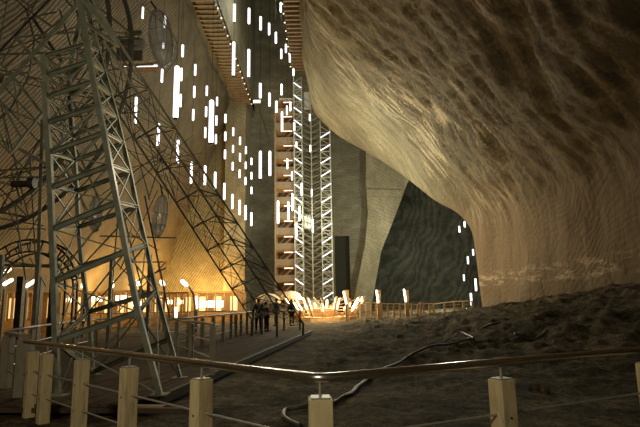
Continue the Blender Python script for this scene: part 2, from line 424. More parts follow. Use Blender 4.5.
# right end wall with the doorway and the leaning pale buttress
d0, d1 = at(335, 260, 80).x, at(350, 260, 80).x; dt = at(342, 236, 80).z; e1 = at(366, 250, 80).x
slab('wall_end', [(d1, 80, -1), (e1 + .3, 80, -1), (e1 + .3, 80, 33), (d1, 80, 33)], (0, 6, 0), M['back_rock'])
slab('wall_end', [(at(331, 250, 80).x, 80, -1), (d0, 80, -1), (d0, 80, 33), (at(331, 250, 80).x, 80, 33)], (0, 6, 0), M['back_rock'])
slab('lintel_end', [(d0, 80, dt), (d1, 80, dt), (d1, 80, 33), (d0, 80, 33)], (0, 6, 0), M['back_rock'])
slab('door_1', [(d0, 80.6, -1), (d1, 80.6, -1), (d1, 80.6, dt), (d0, 80.6, dt)], (0, .4, 0), simple('dark boarded doorway', (.018, .017, .009), .9))
but = [at(350, 306, 79), at(369, 306, 79), at(381, 252, 79), at(394, 219, 79), at(407, 184, 79), at(424, 150, 79), at(366, 150, 79), at(366, 185, 79), at(368, 213, 79), at(365, 245, 79), at(358, 280, 79)]
but[0].z = but[1].z = -1
slab('pillar_leaning', but, (0, 7, 0), M['pale_rock'])
led = [at(367, 189, 78.7), at(403, 190, 78.7), at(400, 197, 78.7), at(367, 196, 78.7)]
slab('trim_1', led, (0, .5, 0), M['pale_rock'])
# dark banded wall of the side chamber
rows = []
for i in range(50):
    z = -1 + 34 * i / 49
    rows.append([Vector((1 + .6 * j, 93 + noise.fractal(Vector((j * .09, z * .16, 2)), 1, 2, 5) * 1.1, z)) for j in range(90)])
g = MB(); g.grid(rows); struct(g.build('wall_side_chamber', M['dark_rock'], smooth_=True))
# the shaft above the galleries
sxl = at(216, 0, 52).x - .1
slab('wall_shaft', [(sxl, -10, GZ_L), (sxl, 86, GZ_L), (sxl, 86, zt), (sxl, -10, zt)], (-2, 0, 0), M['back_rock'])
slab('wall_shelf', [(lx - 2, -10, GZ_L + .6), (sxl, -10, GZ_L + .6), (sxl, 86, GZ_L + .6), (lx - 2, 86, GZ_L + .6)], (0, 0, 1), M['back_rock'])
slab('ceiling', [(-16, -10, zt), (12, -10, zt), (12, 88, zt), (-16, 88, zt)], (0, 0, 1), M['back_rock'])

# ------------------------------------------------------------ timber galleries high on both sides
def gallery(label, x0, x1, z, y0, y1, step):
    t = empty('timber_gallery', ((x0 + x1) / 2, (y0 + y1) / 2, z), label, 'walkway')
    g = MB(); g.box(((x0 + x1) / 2, (y0 + y1) / 2, z + .55), (x1 - x0, y1 - y0, .5)); g.build('deck', M['gallery_deck'], t)
    y = y0
    while y < y1:
        MB().box(((x0 + x1) / 2, y, z + .12), (x1 - x0, .26, .26)).build('joist', M['joist'], t)
        y += step
    s = x1 if x0 < -8 else x0
    g = MB(); g.box((s, (y0 + y1) / 2, z + 1.4), (.08, y1 - y0, .1))
    y = y0
    while y < y1:
        g.box((s, y, z + .9), (.1, .1, 1.0)); y += 2
    g.build('guard_rail', M['joist'], t)
    y = y0 + .5
    k = 0
    while y < y1:
        MB().sphere((s + (.12 if x0 < -8 else -.12), y, z + .16), .09, 6, 4).build('bulb', M['gl_bulb'], t); y += 2.0; k += 1
M['gl_bulb'] = emit('small gallery bulb', (1, .85, .55), 1.6)
gallery('long timber gallery on brown joists high along the left wall', at(194, 0, 52).x, at(216, 0, 52).x, GZ_L - .15, 40, 81, .98)
GZ_R = (at(300, 80, 74).z + at(290, 0, 54).z) / 2
gallery('timber gallery on brown joists above the lift tower, beside the overhang', at(283, 0, 54).x, -1.9, GZ_R, 40, 71.5, .98)

# ------------------------------------------------------------ stair tower
def stair_tower():
    Y = 74; x0 = at(275.5, 250, Y).x; x1 = at(296, 250, Y).x; wdt = x1 - x0
    ztop = at(285, 100, Y).z; n = 14; H = ztop / n
    t = empty('stair_tower', ((x0 + x1) / 2, Y + 1.5, 0), 'tall boarded timber stair tower with an orange tube on every landing, left of lift tower', 'stair tower')
    for (x, y) in ((x0, Y), (x1, Y), (x0, Y + 3), (x1, Y + 3)):
        MB().box((x, y, ztop / 2), (.22, .22, ztop)).build('post', M['stair_board'], t)
    MB().box(((x0 + x1) / 2, Y + 3.1, ztop / 2), (wdt, .1, ztop)).build('back_wall', M['gallery_deck'], t)
    for i in range(n + 1):
        z = i * H
        MB().box(((x0 + x1) / 2, Y + 1.5, z), (wdt + .1, 3, .14)).build('landing', M['stair_board'], t)
        if i == n: break
        g = MB(); g.box(((x0 + x1) / 2, Y - .03, z + .5), (wdt, .07, .9)); g.build('parapet', M['stair_board'], t)
        a = (x0 + .3, Y + 1.0, z); b = (x1 - .2, Y + 1.0, z + H)
        g = MB(); g.bar(a, b, .12, .28)
        for s in range(9):
            q = Vector(a).lerp(Vector(b), (s + .5) / 9); g.box(q + Vector((0, .45, .05)), (.26, .9, .05))
        g.bar(Vector(a) + Vector((0, 0, .85)), Vector(b) + Vector((0, 0, .85)), .07)
        g.build('stair_flight', M['joist'], t)
        MB().capsule((x0 + wdt * .42, Y + .1, z + H - .34), (x0 + wdt * .86, Y + .1, z + H - .34), .06, 8).build('lamp_tube', M['pinkish'], t)
    MB().box(((x0 + x1) / 2 + .1, Y + 1.5, ztop + .25), (wdt * .7, 2, .5)).build('roof', M['grey_cab'], t)
stair_tower()

# ------------------------------------------------------------ lift tower
def lift_tower():
    Y = 72; xl0 = at(295.3, 280, Y).x; xl1 = at(303.4, 280, Y).x; xr0 = at(322.8, 280, Y).x; xr1 = at(333, 280, Y).x
    H = 1.905; n = 17; top = 18 * H
    t = empty('lift_tower', ((xl0 + xr1) / 2, Y + 1.5, 0), 'tall pale steel lattice lift tower with diagonal white tubes, foot behind lit pavilion', 'lift tower')
    for x in (xl0, xl1, xr0, xr1):
        for y in (Y, Y + 3):
            h = top if x < -1.5 else 27.5
            MB().box((x, y, h / 2), (.14, .14, h)).build('leg', M['white_steel'], t)
    xm = (xl1 + xr0) / 2
    MB().box((xm, Y + .4, top / 2), (.14, .14, top)).build('guide_mast', M['white_steel'], t)
    for (a, b, s) in ((xl0, xl1, 1), (xr0, xr1, -1)):
        g = MB(); g2 = MB(); g3 = MB(); nn = 36 if s > 0 else 28
        for i in range(nn):
            z = i * H / 2
            for y in (Y, Y + 3):
                g.bar((a, y, z), (b, y, z), .09)
            g.bar((a, Y, z), (a, Y + 3, z), .08); g.bar((b, Y, z), (b, Y + 3, z), .08)
            p, q = (a, b) if (i % 2 == 0) == (s > 0) else (b, a)
            g2.bar((p, Y, z + H / 2), (q, Y, z), .08)
            g3.bar((q, Y + 3, z + H / 2), (p, Y + 3, z), .08)
        g.build('horizontal_bracing', M['white_steel'], t); g2.build('diagonal_bracing', M['white_steel'], t); g3.build('diagonal_bracing', M['white_steel'], t)
        for i in range(nn // 2):
            z = i * H + .1
            p, q = (a, b) if s > 0 else (b, a)
            MB().capsule((p, Y - .14, z + H / 2 - .06), (q, Y - .14, z + .06), .06, 8).build('lamp_tube', M['tube_small'], t)
    g = MB(); gb = MB()
    for i in range(33):
        z = i * H / 2
        g.bar((xl1, Y + .4, z + .7), (xm, Y + .4, z), .09); g.bar((xr0, Y + .4, z + .7), (xm, Y + .4, z), .09)
        gb.bar((xl1, Y + 2.9, z), (xr0, Y + 2.9, z), .1)
        gb.bar((xl1, Y + 2.9, z + .9), (xm, Y + 2.9, z), .1); gb.bar((xr0, Y + 2.9, z + .9), (xm, Y + 2.9, z), .1)
    g.build('shaft_bracing', M['shaft_steel'], t); gb.build('shaft_bracing', M['olive'], t)
    MB().box((at(307, 97, Y).x, Y + 1.5, at(307, 97, Y).z), (1.0, 1.2, 2.3)).build('counterweight', M['grey_cab'], t)
    for (px, py, lab) in ((307.5, 222, 'pale grey lift cabin part way up the steel lift tower'),):
        c = at(px, py, Y + .9)
        cb = empty('lift_cabin', (c.x, c.y + .6, c.z - 1), lab, 'lift cabin')
        g = MB(); g.box((c.x, c.y + .6, c.z), (.95, 1.0, 1.9)); g.build('cabin_body', M['grey_cab'], cb, bevel=.05)
        g = MB(); g.box((c.x, c.y + .07, c.z), (.06, .06, 1.8)); g.build('door_seam', M['darksteel'], cb)
        g = MB(); g.box((c.x, c.y + .6, c.z + 1.05), (.6, .6, .2)); g.build('roof_gear', M['darksteel'], cb)
    MB().box((xm, Y + .1, .95), (1.7, .3, 1.9)).build('entrance_doors', M['grey_cab'], t)
lift_tower()

# ------------------------------------------------------------ hanging tube lamps
ORD = ['topmost', 'second', 'third', 'fourth', 'fifth', 'sixth', 'seventh']
# (column text, group, [(x, y_top, y_bottom, width)...], depth override)
COLS = [
 ('thick white tube lamp hanging highest, above the left gallery end', [(234.4, 3.9, 22.3, 5)], 0),
 ('long white tube lamp straight below the thick highest one', [(233.6, 41.8, 76, 5.4)], 0),
 ('white tube lamp near the top, fifteen pixels', [(249, 7.9, 24, 4.6)], 0),
 ('long white tube lamp, right one of the pair in the shaft mouth', [(248.7, 49.2, 77.5, 5)], 0),
 ('white tube lamp, third of the arc curving down towards the lift tower', [(260.6, 16.3, 30.2, 4.4)], 0),
 ('white tube lamp, fourth of the arc curving down towards the lift tower', [(269.2, 22.8, 35.1, 4)], 0),
 ('white tube lamp, fifth of the arc curving down towards the lift tower', [(275.9, 32, 43.4, 3.8)], 0),
 ('small white tube lamp hanging highest beside the right timber gallery', [(280.8, 2.3, 12.3, 3.5)], 0),
 ('small white tube lamp midway down beside the right timber gallery', [(285.9, 44, 52.7, 3.2)], 0),
 ('white tube lamp in the shaft, just left of two smaller ones', [(281.3, 48.8, 58.9, 3.4)], 0),
 ('small white tube lamp against the lower joists of the right gallery', [(289.8, 54, 62.4, 3)], 0),
 ('small white tube lamp touching the top of the lift tower', [(293.5, 68.5, 76, 3)], 0),
 ('white tube lamp right above the small square floodlight', [(260.3, 83, 98.2, 4.7)], 0),
 ('white tube lamp just right of the small square floodlight', [(269.5, 92.7, 106.4, 4.2)], 0),
 ('white tube lamp hanging above the roof of the stair tower', [(281.6, 83.8, 95, 3.6)], 0),
 ('white tube lamp hanging at the left top corner of the stair tower', [(276.4, 100.9, 112.6, 3.8)], 0),
 ('small white tube lamp between the stair tower roof and lift tower', [(290.4, 101.8, 111, 3)], 0),
 ('small white tube lamp crossing the topmost orange landing tube', [(287, 105.7, 115, 3)], 0),
 ('long white tube lamp in front of the upper stair tower landings', [(282, 111.5, 132, 3.8)], 0),
 ('small white tube lamp in the gap above the second landing', [(294.3, 122.5, 131, 3)], 0),
 ('small white tube lamp on the left lattice of the lift tower', [(296.4, 141.5, 147.5, 2.6)], 0),
 ('{} short white tube lamp in the column on the pilaster left edge', [(225.4, 114, 122.9, 3.6), (225.3, 131.6, 140.9, 3.6), (225, 149.7, 159, 3.6), (224.3, 183, 199.9, 3.8)], 0),
 ('{} short white tube lamp in the column midway across the pilaster', [(233.2, 127.5, 136, 3.2), (233, 145, 152.7, 3.2), (232.7, 162, 170.4, 3.2), (232.4, 194, 209, 3.6)], 0),
 ('{} short white tube lamp in the column on the pilaster right edge', [(240, 136.7, 145, 3.2), (240, 153, 161.4, 3.2), (239.6, 169.5, 178, 3.2), (239.6, 199.9, 215, 3.6)], 0),
 ('{} short white tube lamp in the column just right of the pilaster', [(245.9, 146.5, 154, 3), (245.7, 161.8, 169, 3), (245.5, 177, 185, 3), (245.5, 205.2, 220, 3.5)], 0),
 ('{} small white tube lamp in the column against the dark recess', [(251.4, 157.8, 165, 3), (251.4, 172, 179.4, 3), (251.4, 186.8, 194, 3), (251.3, 212.3, 226, 3.5)], 0),
 ('long white tube lamp, left one of the pair in the dark recess', [(260.3, 150.9, 179, 4.9)], 0),
 ('long white tube lamp, right one of the pair in the dark recess', [(269.9, 150.9, 176.3, 4.5)], 0),
 ('short white tube lamp over the fifth landing of the stair tower', [(287.4, 158.5, 169, 3)], 0),
 ('short white tube lamp between stair tower and lift tower, mid height', [(292, 171.5, 180.3, 2.8)], 0),
 ('thin white tube lamp between stair tower and lift tower, above three lower', [(292.3, 193, 211, 3)], 0),
 ('long white tube lamp at the left edge of the stair tower', [(278, 200.7, 224, 4)], 0),
 ('long white tube lamp before the middle landings of the stair tower', [(288.4, 201.6, 222, 3.5)], 0),
 ('thin white tube lamp on the lift tower left lattice, upper of three', [(301.6, 183, 196, 3)], 0),
 ('thin white tube lamp on the lift tower left lattice, middle of three', [(299.5, 206, 221, 3)], 0),
 ('thin white tube lamp on the lift tower left lattice, lowest of three', [(296.3, 222.7, 237.6, 3)], 0),
 ('{} small white tube lamp down the middle of the lift shaft', [(309.8, 114, 121, 2.6), (310.3, 145, 152, 2.6), (311.8, 189, 196, 2.4), (312.7, 219, 232.7, 2.9)], 66),
 ('very long bright tube lamp, largest of all, before the left wall', [(176.4, 66, 118.6, 7.2)], 0),
 ('short tube lamp partly behind the largest lamp, near its top', [(181.4, 68, 81, 3.6)], 48),
 ('short tube lamp partly behind the largest lamp, at its middle', [(180.6, 94, 107, 3.6)], 48),
 ('{} white tube lamp in the column right of the largest lamp', [(195.2, 64.2, 75.5, 3.8), (194.2, 86, 97.7, 4), (193.2, 109, 120.5, 3.8)], 46),
 ('{} white tube lamp in the column left of the second longest lamp', [(206.8, 85.7, 95.9, 3.6), (206.1, 106.4, 117, 3.6), (205.3, 127, 138, 3.6)], 50),
 ('thick long white tube lamp, second longest, before the dark recess edge', [(211.3, 100, 143.5, 6.3)], 0),
 ('{} white tube lamp in the column right of the second longest lamp', [(217, 96.8, 106, 3.2), (216.3, 115.5, 125.5, 3.3), (215.9, 134.3, 144, 3.3)], 54),
 ('white tube lamp behind the raking truss, highest of those crossing it', [(158.3, 123.3, 146.4, 5)], 24),
 ('white tube lamp behind the raking truss, second of those crossing it', [(177.8, 139.8, 163.6, 4.5)], 25),
 ('white tube lamp behind the raking truss, third of those crossing it', [(191.3, 161.7, 184, 4.3)], 27),
 ('white tube lamp behind the raking truss, lowest of those crossing it', [(205, 165.5, 185.5, 4.2)], 29),
 ('white tube lamp just right of the truss, left of the pilaster', [(215.1, 171.8, 189.7, 4.1)], 31),
 ('white tube lamp at the top, left of the wheel capsule', [(142.8, 7, 18.7, 3.5)], 30),
 ('white tube lamp seen through the wheel capsule top', [(165, 15.7, 27.8, 4.4)], 30),
 ('white tube lamp seen through the wheel capsule bottom', [(163.2, 42, 53.4, 4)], 30),
 ('white tube lamp hanging in the open between capsule and left gallery', [(182.6, 44.7, 57, 4.5)], 34),
 ('white tube lamp just below the wheel capsule', [(162, 69, 82.5, 4)], 30),
 ('white tube lamp behind the wheel rim and thin bars', [(135.8, 97, 124, 4.5)], 26),
 ('highest white tube lamp in the side chamber, at the overhang edge', [(464.6, 221.3, 227.2, 2.8)], 62),
 ('second white tube lamp in the side chamber, left of the highest', [(459.4, 226, 232.5, 2.8)], 62),
 ('white tube lamp in the side chamber, right one of the middle two', [(473.2, 249, 255.5, 2.8)], 60),
 ('white tube lamp in the side chamber, left one of the middle two', [(468, 256.4, 264, 3)], 60),
 ('small white tube lamp alone left in the side chamber lower half', [(464, 274.5, 281, 2.8)], 60),
 ('longest white tube lamp in the side chamber, against the rock edge', [(475.8, 278.4, 291, 3.4)], 50),
 ('white tube lamp in the side chamber just above the railing', [(471.2, 293, 305.6, 3.4)], 50),
 ('lowest white tube lamp in the side chamber, behind the railing', [(466.6, 308.4, 313.8, 3.2)], 50),
]
COLS[2] = ('white tube lamp at the top, right of the thick highest one', COLS[2][1], 0)
for text, items, dep in COLS:
    if not dep:
        l = max(b - a for _, a, b, _ in items)
        dep = max(15, min(66, 700 / l))
        if len(items) == 1 and items[0][0] > 273: dep = max(dep, 50)
    prev = None
    n = len(items)
    for k, (x, y0, y1, wpx) in enumerate(items):
        a = at(x, y0, dep); b = at(x, y1, dep); c = (a + b) / 2
        L = a.z - b.z; r = wpx / 2 * dep / F * (.58 if wpx < 6 else .8)
        name = ('lowest' if k == n - 1 else ORD[k])
        t = empty('hanging_lamp', (c.x, c.y, b.z), text.format(name), 'lamp', 'white tube lamps hanging in the hall')
        top = Vector((c.x, c.y, c.z + L / 2)); bot = Vector((c.x, c.y, c.z - L / 2))
        MB().capsule(bot, top, r, 12).build('tube', M['tube'], t, True)
        if y1 - y0 > 18:
            MB().tube([bot + Vector((0, 0, -.05 * L / 2)), bot + Vector((0, 0, .02))], r * .8, 10).build('end_cap', M['dark'], t)
        if prev is None:
            zt_ = zt
            if c.x < sxl: zt_ = GZ_L - max(0, lx - c.x) * GZ_L / (lx - BASEX) - .3
            if x > 400: zt_ = 12 + (62 - dep) * .1 + 3
        else: zt_ = prev
        MB().tube([top, Vector((c.x, c.y, max(zt_, top.z + .2)))], .007, 4).build('cord', M['dark'], t)
        prev = bot.z
# square floodlight on the recess wall
c = at(257, 101.8, 70)
t = empty('floodlight', c, 'small square white floodlight under the left gallery end', 'floodlight')
MB().box(c, (1.1, .3, .45)).build('housing', M['white_steel'], t); MB().box(c + Vector((0, -.18, 0)), (1.0, .04, .36)).build('lens', M['tube_small'], t)
MB().bar(c, c + Vector((0, 16, 0)), .08).build('bracket', M['darksteel'], t)

# ------------------------------------------------------------ big green pylon in the left foreground
def pylon():
    FLp = [(57.7, 396), (55.5, 341), (54, 281), (52, 229), (50.5, 187.5), (49, 152.5), (46.5, 122.5), (45.7, 97), (45.5, 75), (44.3, 56)]
    FRp = [(160, 395), (138, 312), (126, 251), (117, 202), (110, 165), (104, 132.5), (98.5, 106), (93.5, 81), (90, 61), (86.5, 44)]
    RLp = [(93, 375), (88.5, 312), (82, 266), (78.5, 227), (77, 191), (74.5, 160), (72.5, 137), (71, 115), (70, 95), (69, 76)]
    RRp = [(180, 378), (156, 292), (146, 245), (137, 207), (130, 172), (123, 143), (117, 118), (111, 96), (104.5, 72), (98.5, 52)]
    base = [onz(*p[0], DZ) for p in (FLp, FRp, RLp, RRp)]
    D0 = [b.y for b in base]; D1 = [8.3, 8.3, 9.2, 9.2]
    ch = []
    for P, a, b in zip((FLp, FRp, RLp, RRp), D0, D1):
        ch.append([at(p[0], p[1], lerp(a, b, i / 9)) for i, p in enumerate(P)])
    tops = [at(80, 3, 8.3), at(80, 2, 8.3), at(84, 2, 9.2), at(86, 2, 9.2)]
    o = empty('lattice_pylon', sum(base, Vector()) / 4, 'big grey-green steel lattice pylon standing on the boardwalk in the left foreground', 'pylon')
    W = [.085, .085, .075, .075]
    for k, c in enumerate(ch):
        g = MB()
        pts = c + ([tops[k]] if k else [])
        for a, b in zip(pts, pts[1:]): g.angle(a, b + (b - a).normalized() * .02, W[k], W[k] * .25)
        g.box(c[0] + Vector((0, 0, .01)), (.26, .26, .02))
        g.build('leg', M['green'], o)
    FL, FR, RL, RR = ch
    for i in range(1, 10):
        MB().channel(FL[i], FR[i], .05, .105 - .004 * i).build('rung', M['green'], o)
        MB().channel(RL[i], RR[i], .05, .095 - .004 * i).build('rung', M['green'], o)
        MB().channel(FL[i], RL[i], .045, .075 - .003 * i).build('rung', M['green'], o)
        MB().channel(FR[i], RR[i], .045, .07 - .003 * i).build('rung', M['green'], o)
    MB().channel(RL[0] + Vector((0, 0, .06)), RR[1] * .45 + RR[0] * .55, .05, .09).build('rung', M['green'], o)
    MB().bar(FL[1], RL[0] + Vector((0, 0, .06)), .05, .09).build('rung', M['green'], o)
    for i in range(9):
        for P, Q in ((FL, FR), (RL, RR), (FR, RR), (FL, RL)):
            MB().bar(P[i], Q[i + 1], .022).build('brace', M['green'], o)
            if P is not RL: MB().bar(P[i + 1], Q[i], .022).build('brace', M['green'], o)
    # head plates and the heavy beam raking down to the left edge
    MB().bar(at(82, -4, 8.25), at(119, 44, 9.6), .04, .13).build('head_plate', M['green'], o)
    MB().bar(at(90, -6, 8.4), at(119, 44, 9.7), .03, .08).build('head_plate', M['green'], o)
    MB().bar(at(81, 20, 8.6), at(119, 46, 9.7), .03, .07).build('head_plate', M['green'], o)
    MB().angle(at(81, 3, 8.3), at(-25, 121, 8.9), .085).build('raking_beam', M['green'], o)
pylon()

# ------------------------------------------------------------ raking box truss from the pylon head to its foot
def raking():
    T = [(119, 42), (103, 40), (96, 56), (80, 54)]        # upper-right, middle upper, middle lower, lower-left
    Bt = [(303, 323), (277, 309), (262, 312), (252, 320)]
    dep_t = [11.6, 10.9, 12.3, 11.4]; dep_b = [23.2, 22.4, 24.4, 23.6]
    ch = []
    NB = 10
    for p, q, a, b in zip(T, Bt, dep_t, dep_b):
        A_ = at(*p, a); B_ = at(*q, b)
        B_.z = max(B_.z, DZ + .02)
        ch.append([A_.lerp(B_, i / NB) for i in range(NB + 1)])
    foot = sum((c[-1] for c in ch), Vector()) / 4; foot.z = DZ
    o = empty('raking_truss', foot, 'dark steel box truss raking from the green pylon down to the boardwalk end', 'truss')
    for c in ch:
        MB().angle(c[0], c[-1], .06).build('chord', M['olive'], o)
    ring = [0, 1, 3, 2]
    for i in range(NB + 1):
        for k in range(4):
            a, b = ring[k], ring[(k + 1) % 4]
            MB().bar(ch[a][i], ch[b][i], .036).build('cross_bar', M['olive'], o)
    for i in range(NB):
        g = MB()
        for k in range(4):
            a, b = ring[k], ring[(k + 1) % 4]
            g.bar(ch[a][i], ch[b][i + 1], .017); g.bar(ch[a][i + 1], ch[b][i], .017)
        g.build('diagonal_bracing', M['olive'], o)
    g = MB()
    for c in ch: g.bar(c[-1], Vector((c[-1].x, c[-1].y, DZ)), .1)
    g.build('foot_plate', M['darksteel'], o)
raking()

# ------------------------------------------------------------ ferris wheel (seen behind the pylon) with clear capsules
def wheel():
    Y = 15.5
    c = at(-35, 62, Y); R = 178 * Y / F
    yaw = Matrix.Rotation(-.25, 3, 'Z')
    def P(a, r, off=0): return c + yaw @ Vector((r * math.cos(a), off, r * math.sin(a)))
    o = empty('ferris_wheel', (c.x, c.y, c.z - R), 'dark steel ferris wheel rim and spokes behind the green pylon', 'ferris wheel')
    for off in (0, 1.1):
        g = MB(); g.tube([P(2 * PI * k / 72, R, off) for k in range(72)], .07, 8, True); g.build('outer_rim', M['olive'], o)
        g = MB(); g.tube([P(2 * PI * k / 72, R * .8, off) for k in range(72)], .022, 6, True); g.build('inner_rim', M['olive'], o)
    for k in range(14):
        a = 2 * PI * (k + .3) / 14
        g = MB()
        for off in (0, 1.1):
            g.bar(P(a, .5, off), P(a, R, off), .03)
        g.bar(P(a, R, 0), P(a, R, 1.1), .06); g.bar(P(a, R * .8, 0), P(a, R * .8, 1.1), .06); g.bar(P(a, R * .5, 0), P(a, R * .5, 1.1), .05)
        b = 2 * PI * (k + 1.3) / 14
        g.bar(P(a, R, 0), P(b, R * .8, 0), .035); g.bar(P(a, R * .8, 0), P(b, R, 0), .035); g.bar(P(a, R * .5, 0), P(b, R * .5, 0), .04)
        g.bar(P(a, R * .8, 0), P(a, R, 1.1), .03)
        g.build('spoke', M['olive'], o)
    MB().tube([P(0, 0, -.2), P(0, 0, 1.3)], .2, 16).build('hub', M['darksteel'], o)
wheel()
def capsule(px, py, D, wpx, hpx, tilt, label):
    c = at(px, py, D); rx = wpx / 2 * D / F; rz = hpx / 2 * D / F
    o = empty('wheel_capsule', (c.x, c.y, c.z - rz), label, 'gondola', 'clear capsules of the ferris wheel')
    R = Matrix.Rotation(tilt, 3, 'Y')
    g = MB(); vs = []; nu, nv = 24, 14
    for j in range(nv + 1):
        t = PI * j / nv
        for i in range(nu):
            p = 2 * PI * i / nu
            vs.append(c + R @ Vector((rx * math.sin(t) ** .8 * math.cos(p), rx * 1.2 * math.sin(t) ** .8 * math.sin(p), rz * math.cos(t))))
    g.add(vs, [(j * nu + i, (j + 1) * nu + i, (j + 1) * nu + (i + 1) % nu, j * nu + (i + 1) % nu) for j in range(nv) for i in range(nu)])
    g.build('acrylic_shell', M['acrylic'], o, True)
    for k in range(4):
        a = PI * k / 4
        MB().tube([c + R @ Vector((rx * 1.04 * math.sin(s) * math.cos(a), rx * 1.25 * math.sin(s) * math.sin(a), rz * 1.03 * math.cos(s))) for s in [2 * PI * i / 36 for i in range(36)]], .013, 6, True).build('hoop', M['white_steel'], o)
    for zz in (-.45, 0.1):
        rr = math.sqrt(1 - zz * zz) * 1.05
        MB().tube([c + R @ Vector((rx * rr * math.cos(s), rx * 1.2 * rr * math.sin(s), rz * zz)) for s in [2 * PI * i / 30 for i in range(30)]], .014, 6, True).build('hoop', M['white_steel'], o)
    MB().box(c + R @ Vector((0, 0, -rz * .55)), (rx * 1.1, rx * 1.1, .1)).build('seat', M['grey_cab'], o)
    MB().bar(c + R @ Vector((0, 0, rz)), c + R @ Vector((-rx * .5, 0, rz + .35)), .05).build('hanger', M['darksteel'], o)
capsule(161, 38, 14.5, 24, 64, -.15, 'clear acrylic capsule with curved hoops beside the wheel rim, near the top')
capsule(160, 216, 15.5, 15, 42, .1, 'clear acrylic capsule hanging low behind the green pylon foot')
capsule(96, 214, 17.5, 13, 36, .0, 'hazy acrylic capsule seen through the middle of the green pylon')
# long side arms of the capsules
for (p, q, lab, m) in (((165, 12), (171, 68), 'thin curved steel arm hugging the right of the upper clear capsule', 'white_steel'), ):
    o = MB(); pts = []
    for i in range(13):
        s = i / 12
        pts.append(at(lerp(148, 178, math.sin(s * PI * .8)), 10 + 64 * s, 14.1))
    tag(o.tube(pts, .02, 6).build('curved_arm', M[m]), lab, 'arm')

# ------------------------------------------------------------ rest of the wheel's machinery frame (listed members)
def frame():
    o = empty('machinery_frame', (at(30, 300, 13).x, 13, 0), 'dark tangle of raking steel struts filling the far left behind the pylon', 'frame')
    Ls = [((52, -2), (-6, 58), 12, .09), ((80, 32), (14, 38), 11, .07), ((60, 53), (-4, 55), 11, .08), ((30, 73), (-4, 76), 10.5, .08),
          ((33, 18), (62, 62), 12.5, .12), ((16, 37), (46, 72), 11.5, .12), ((13, 76), (43, 114), 10.2, .08), ((14, 77), (20, 124), 10.5, .05),
          ((-4, 124), (10, 154), 10.5, .06), ((10, 154), (43, 112), 10.2, .07), ((-3, 60), (20, 84), 11, .06), ((4, 118), (10, 154), 10.8, .05),
          ((-4, 92), (24, 142), 11.5, .08), ((18, 148), (47, 165), 13, .13), ((-4, 171), (48, 167), 14, .08), ((-4, 178), (90, 176), 14.5, .06),
          ((43, 120), (39, 262), 13.5, .13), ((30, 152), (36, 262), 15.5, .07), ((0, 212), (15, 204), 14, .05), ((15, 203), (26, 280), 14, .06),
          ((12, 172), (22, 204), 14, .07), ((-2, 218), (44, 226), 15, .05), ((8, 229), (46, 229), 15, .05), ((26, 205), (46, 180), 14.5, .05),
          ((-4, 265), (60, 266), 15, .08), ((5, 261), (64, 269), 14.8, .05), ((30, 258), (46, 286), 15.5, .05), ((60, 130), (88, 220), 16, .06),
          ((60, 90), (130, 98), 17, .06), ((60, 118), (140, 112), 17.5, .06), ((96, 36), (140, 38), 16, .05), ((96, 45), (138, 46), 16.5, .05),
          ((128, 18), (131, 120), 16.2, .05), ((108, 50), (150, 200), 16.5, .05), ((124, 60), (108, 130), 16.8, .04), ((98, 72), (160, 62), 17, .05),
          ((150, 98), (100, 126), 17, .04), ((140, 130), (100, 160), 17, .05), ((165, 150), (100, 196), 17.5, .05), ((105, 125), (175, 200), 17.8, .05),
          ((66, 0), (120, 60), 14, .07), ((20, 20), (56, 12), 13, .05), ((60, 10), (74, 56), 12.5, .06), ((90, 60), (60, 96), 14, .05),
          ((52, 60), (98, 150), 14.5, .08), ((54, 100), (100, 200), 15, .08), ((56, 150), (98, 230), 15, .06), ((66, 140), (120, 118), 15, .06),
          ((120, 195), (112, 290), 18, .07), ((145, 196), (170, 318), 16, .09), ((120, 200), (150, 320), 17, .07), ((116, 225), (158, 250), 17, .05),
          ((158, 190), (120, 270), 17, .05), ((100, 236), (176, 238), 17.5, .07), ((130, 262), (164, 262), 17, .06), ((128, 285), (166, 268), 17, .06),
          ((168, 300), (134, 290), 17, .06), ((112, 258), (162, 310), 17, .05), ((166, 262), (118, 312), 17, .05), ((176, 200), (165, 172), 17, .05),
          ((-3, 140), (34, 178), 15, .06), ((0, 190), (44, 150), 15.5, .05), ((3, 196), (18, 232), 15, .04), ((26, 240), (48, 200), 15.6, .05)]
    for (a, b, D, wdt) in Ls:
        D = 14.2 if 14.3 < D <= 15 else (17.3 if 15 < D < 17.3 else D)
        MB().angle(at(*a, D), at(*b, D + random.uniform(0, .6)), wdt * .68).build('strut', M['green'] if D < 11.6 else (M['olive'] if D > 12.9 else M['darksteel']), o)
    # posts that carry it to the ground
    for (px, D) in ((2, 13.5), (39, 13.4), (112, 18), (150, 17)):
        top = at(px, 255, D); MB().box((top.x, top.y, top.z / 2 + .0), (.1, .1, top.z)).build('post', M['olive'], o)
    # faint radial lattice node
    n = at(161, 160, 18.5)
    for k in range(12):
        a = 2 * PI * k / 12 + .2
        MB().bar(n, n + Vector((1.5 * math.cos(a), .2, 1.5 * math.sin(a))), .025).build('strut', M['olive'], o)
    g = MB(); g.tube([at(12, 184, 14), at(28, 184, 14)], .09, 12); g.tube([at(29, 183, 13.9), at(35, 183, 13.9)], .15, 16); g.build('motor', M['darksteel'], o)
    g = MB(); g.box(at(139, 45, 17.6), (.5, .1, .36)); g.build('glazed_panel', M['acrylic'], o)
    g = MB(); g.box(at(133, 33, 17.6), (.62, .1, .16)); g.build('top_bar', M['green'], o)
    g = MB(); g.box(at(141, 68, 18.2), (1.1, .6, .06)); g.build('lit_platform', M['plank'], o)
    MB().box(at(141, 66, 18.0), (1.2, .06, .05)).build('strip_light', M['tube_small'], o)
    MB().box(at(130, 50, 18.6), (1.0, .08, .9)).build('board_panel', M['weathered'], o)
frame()

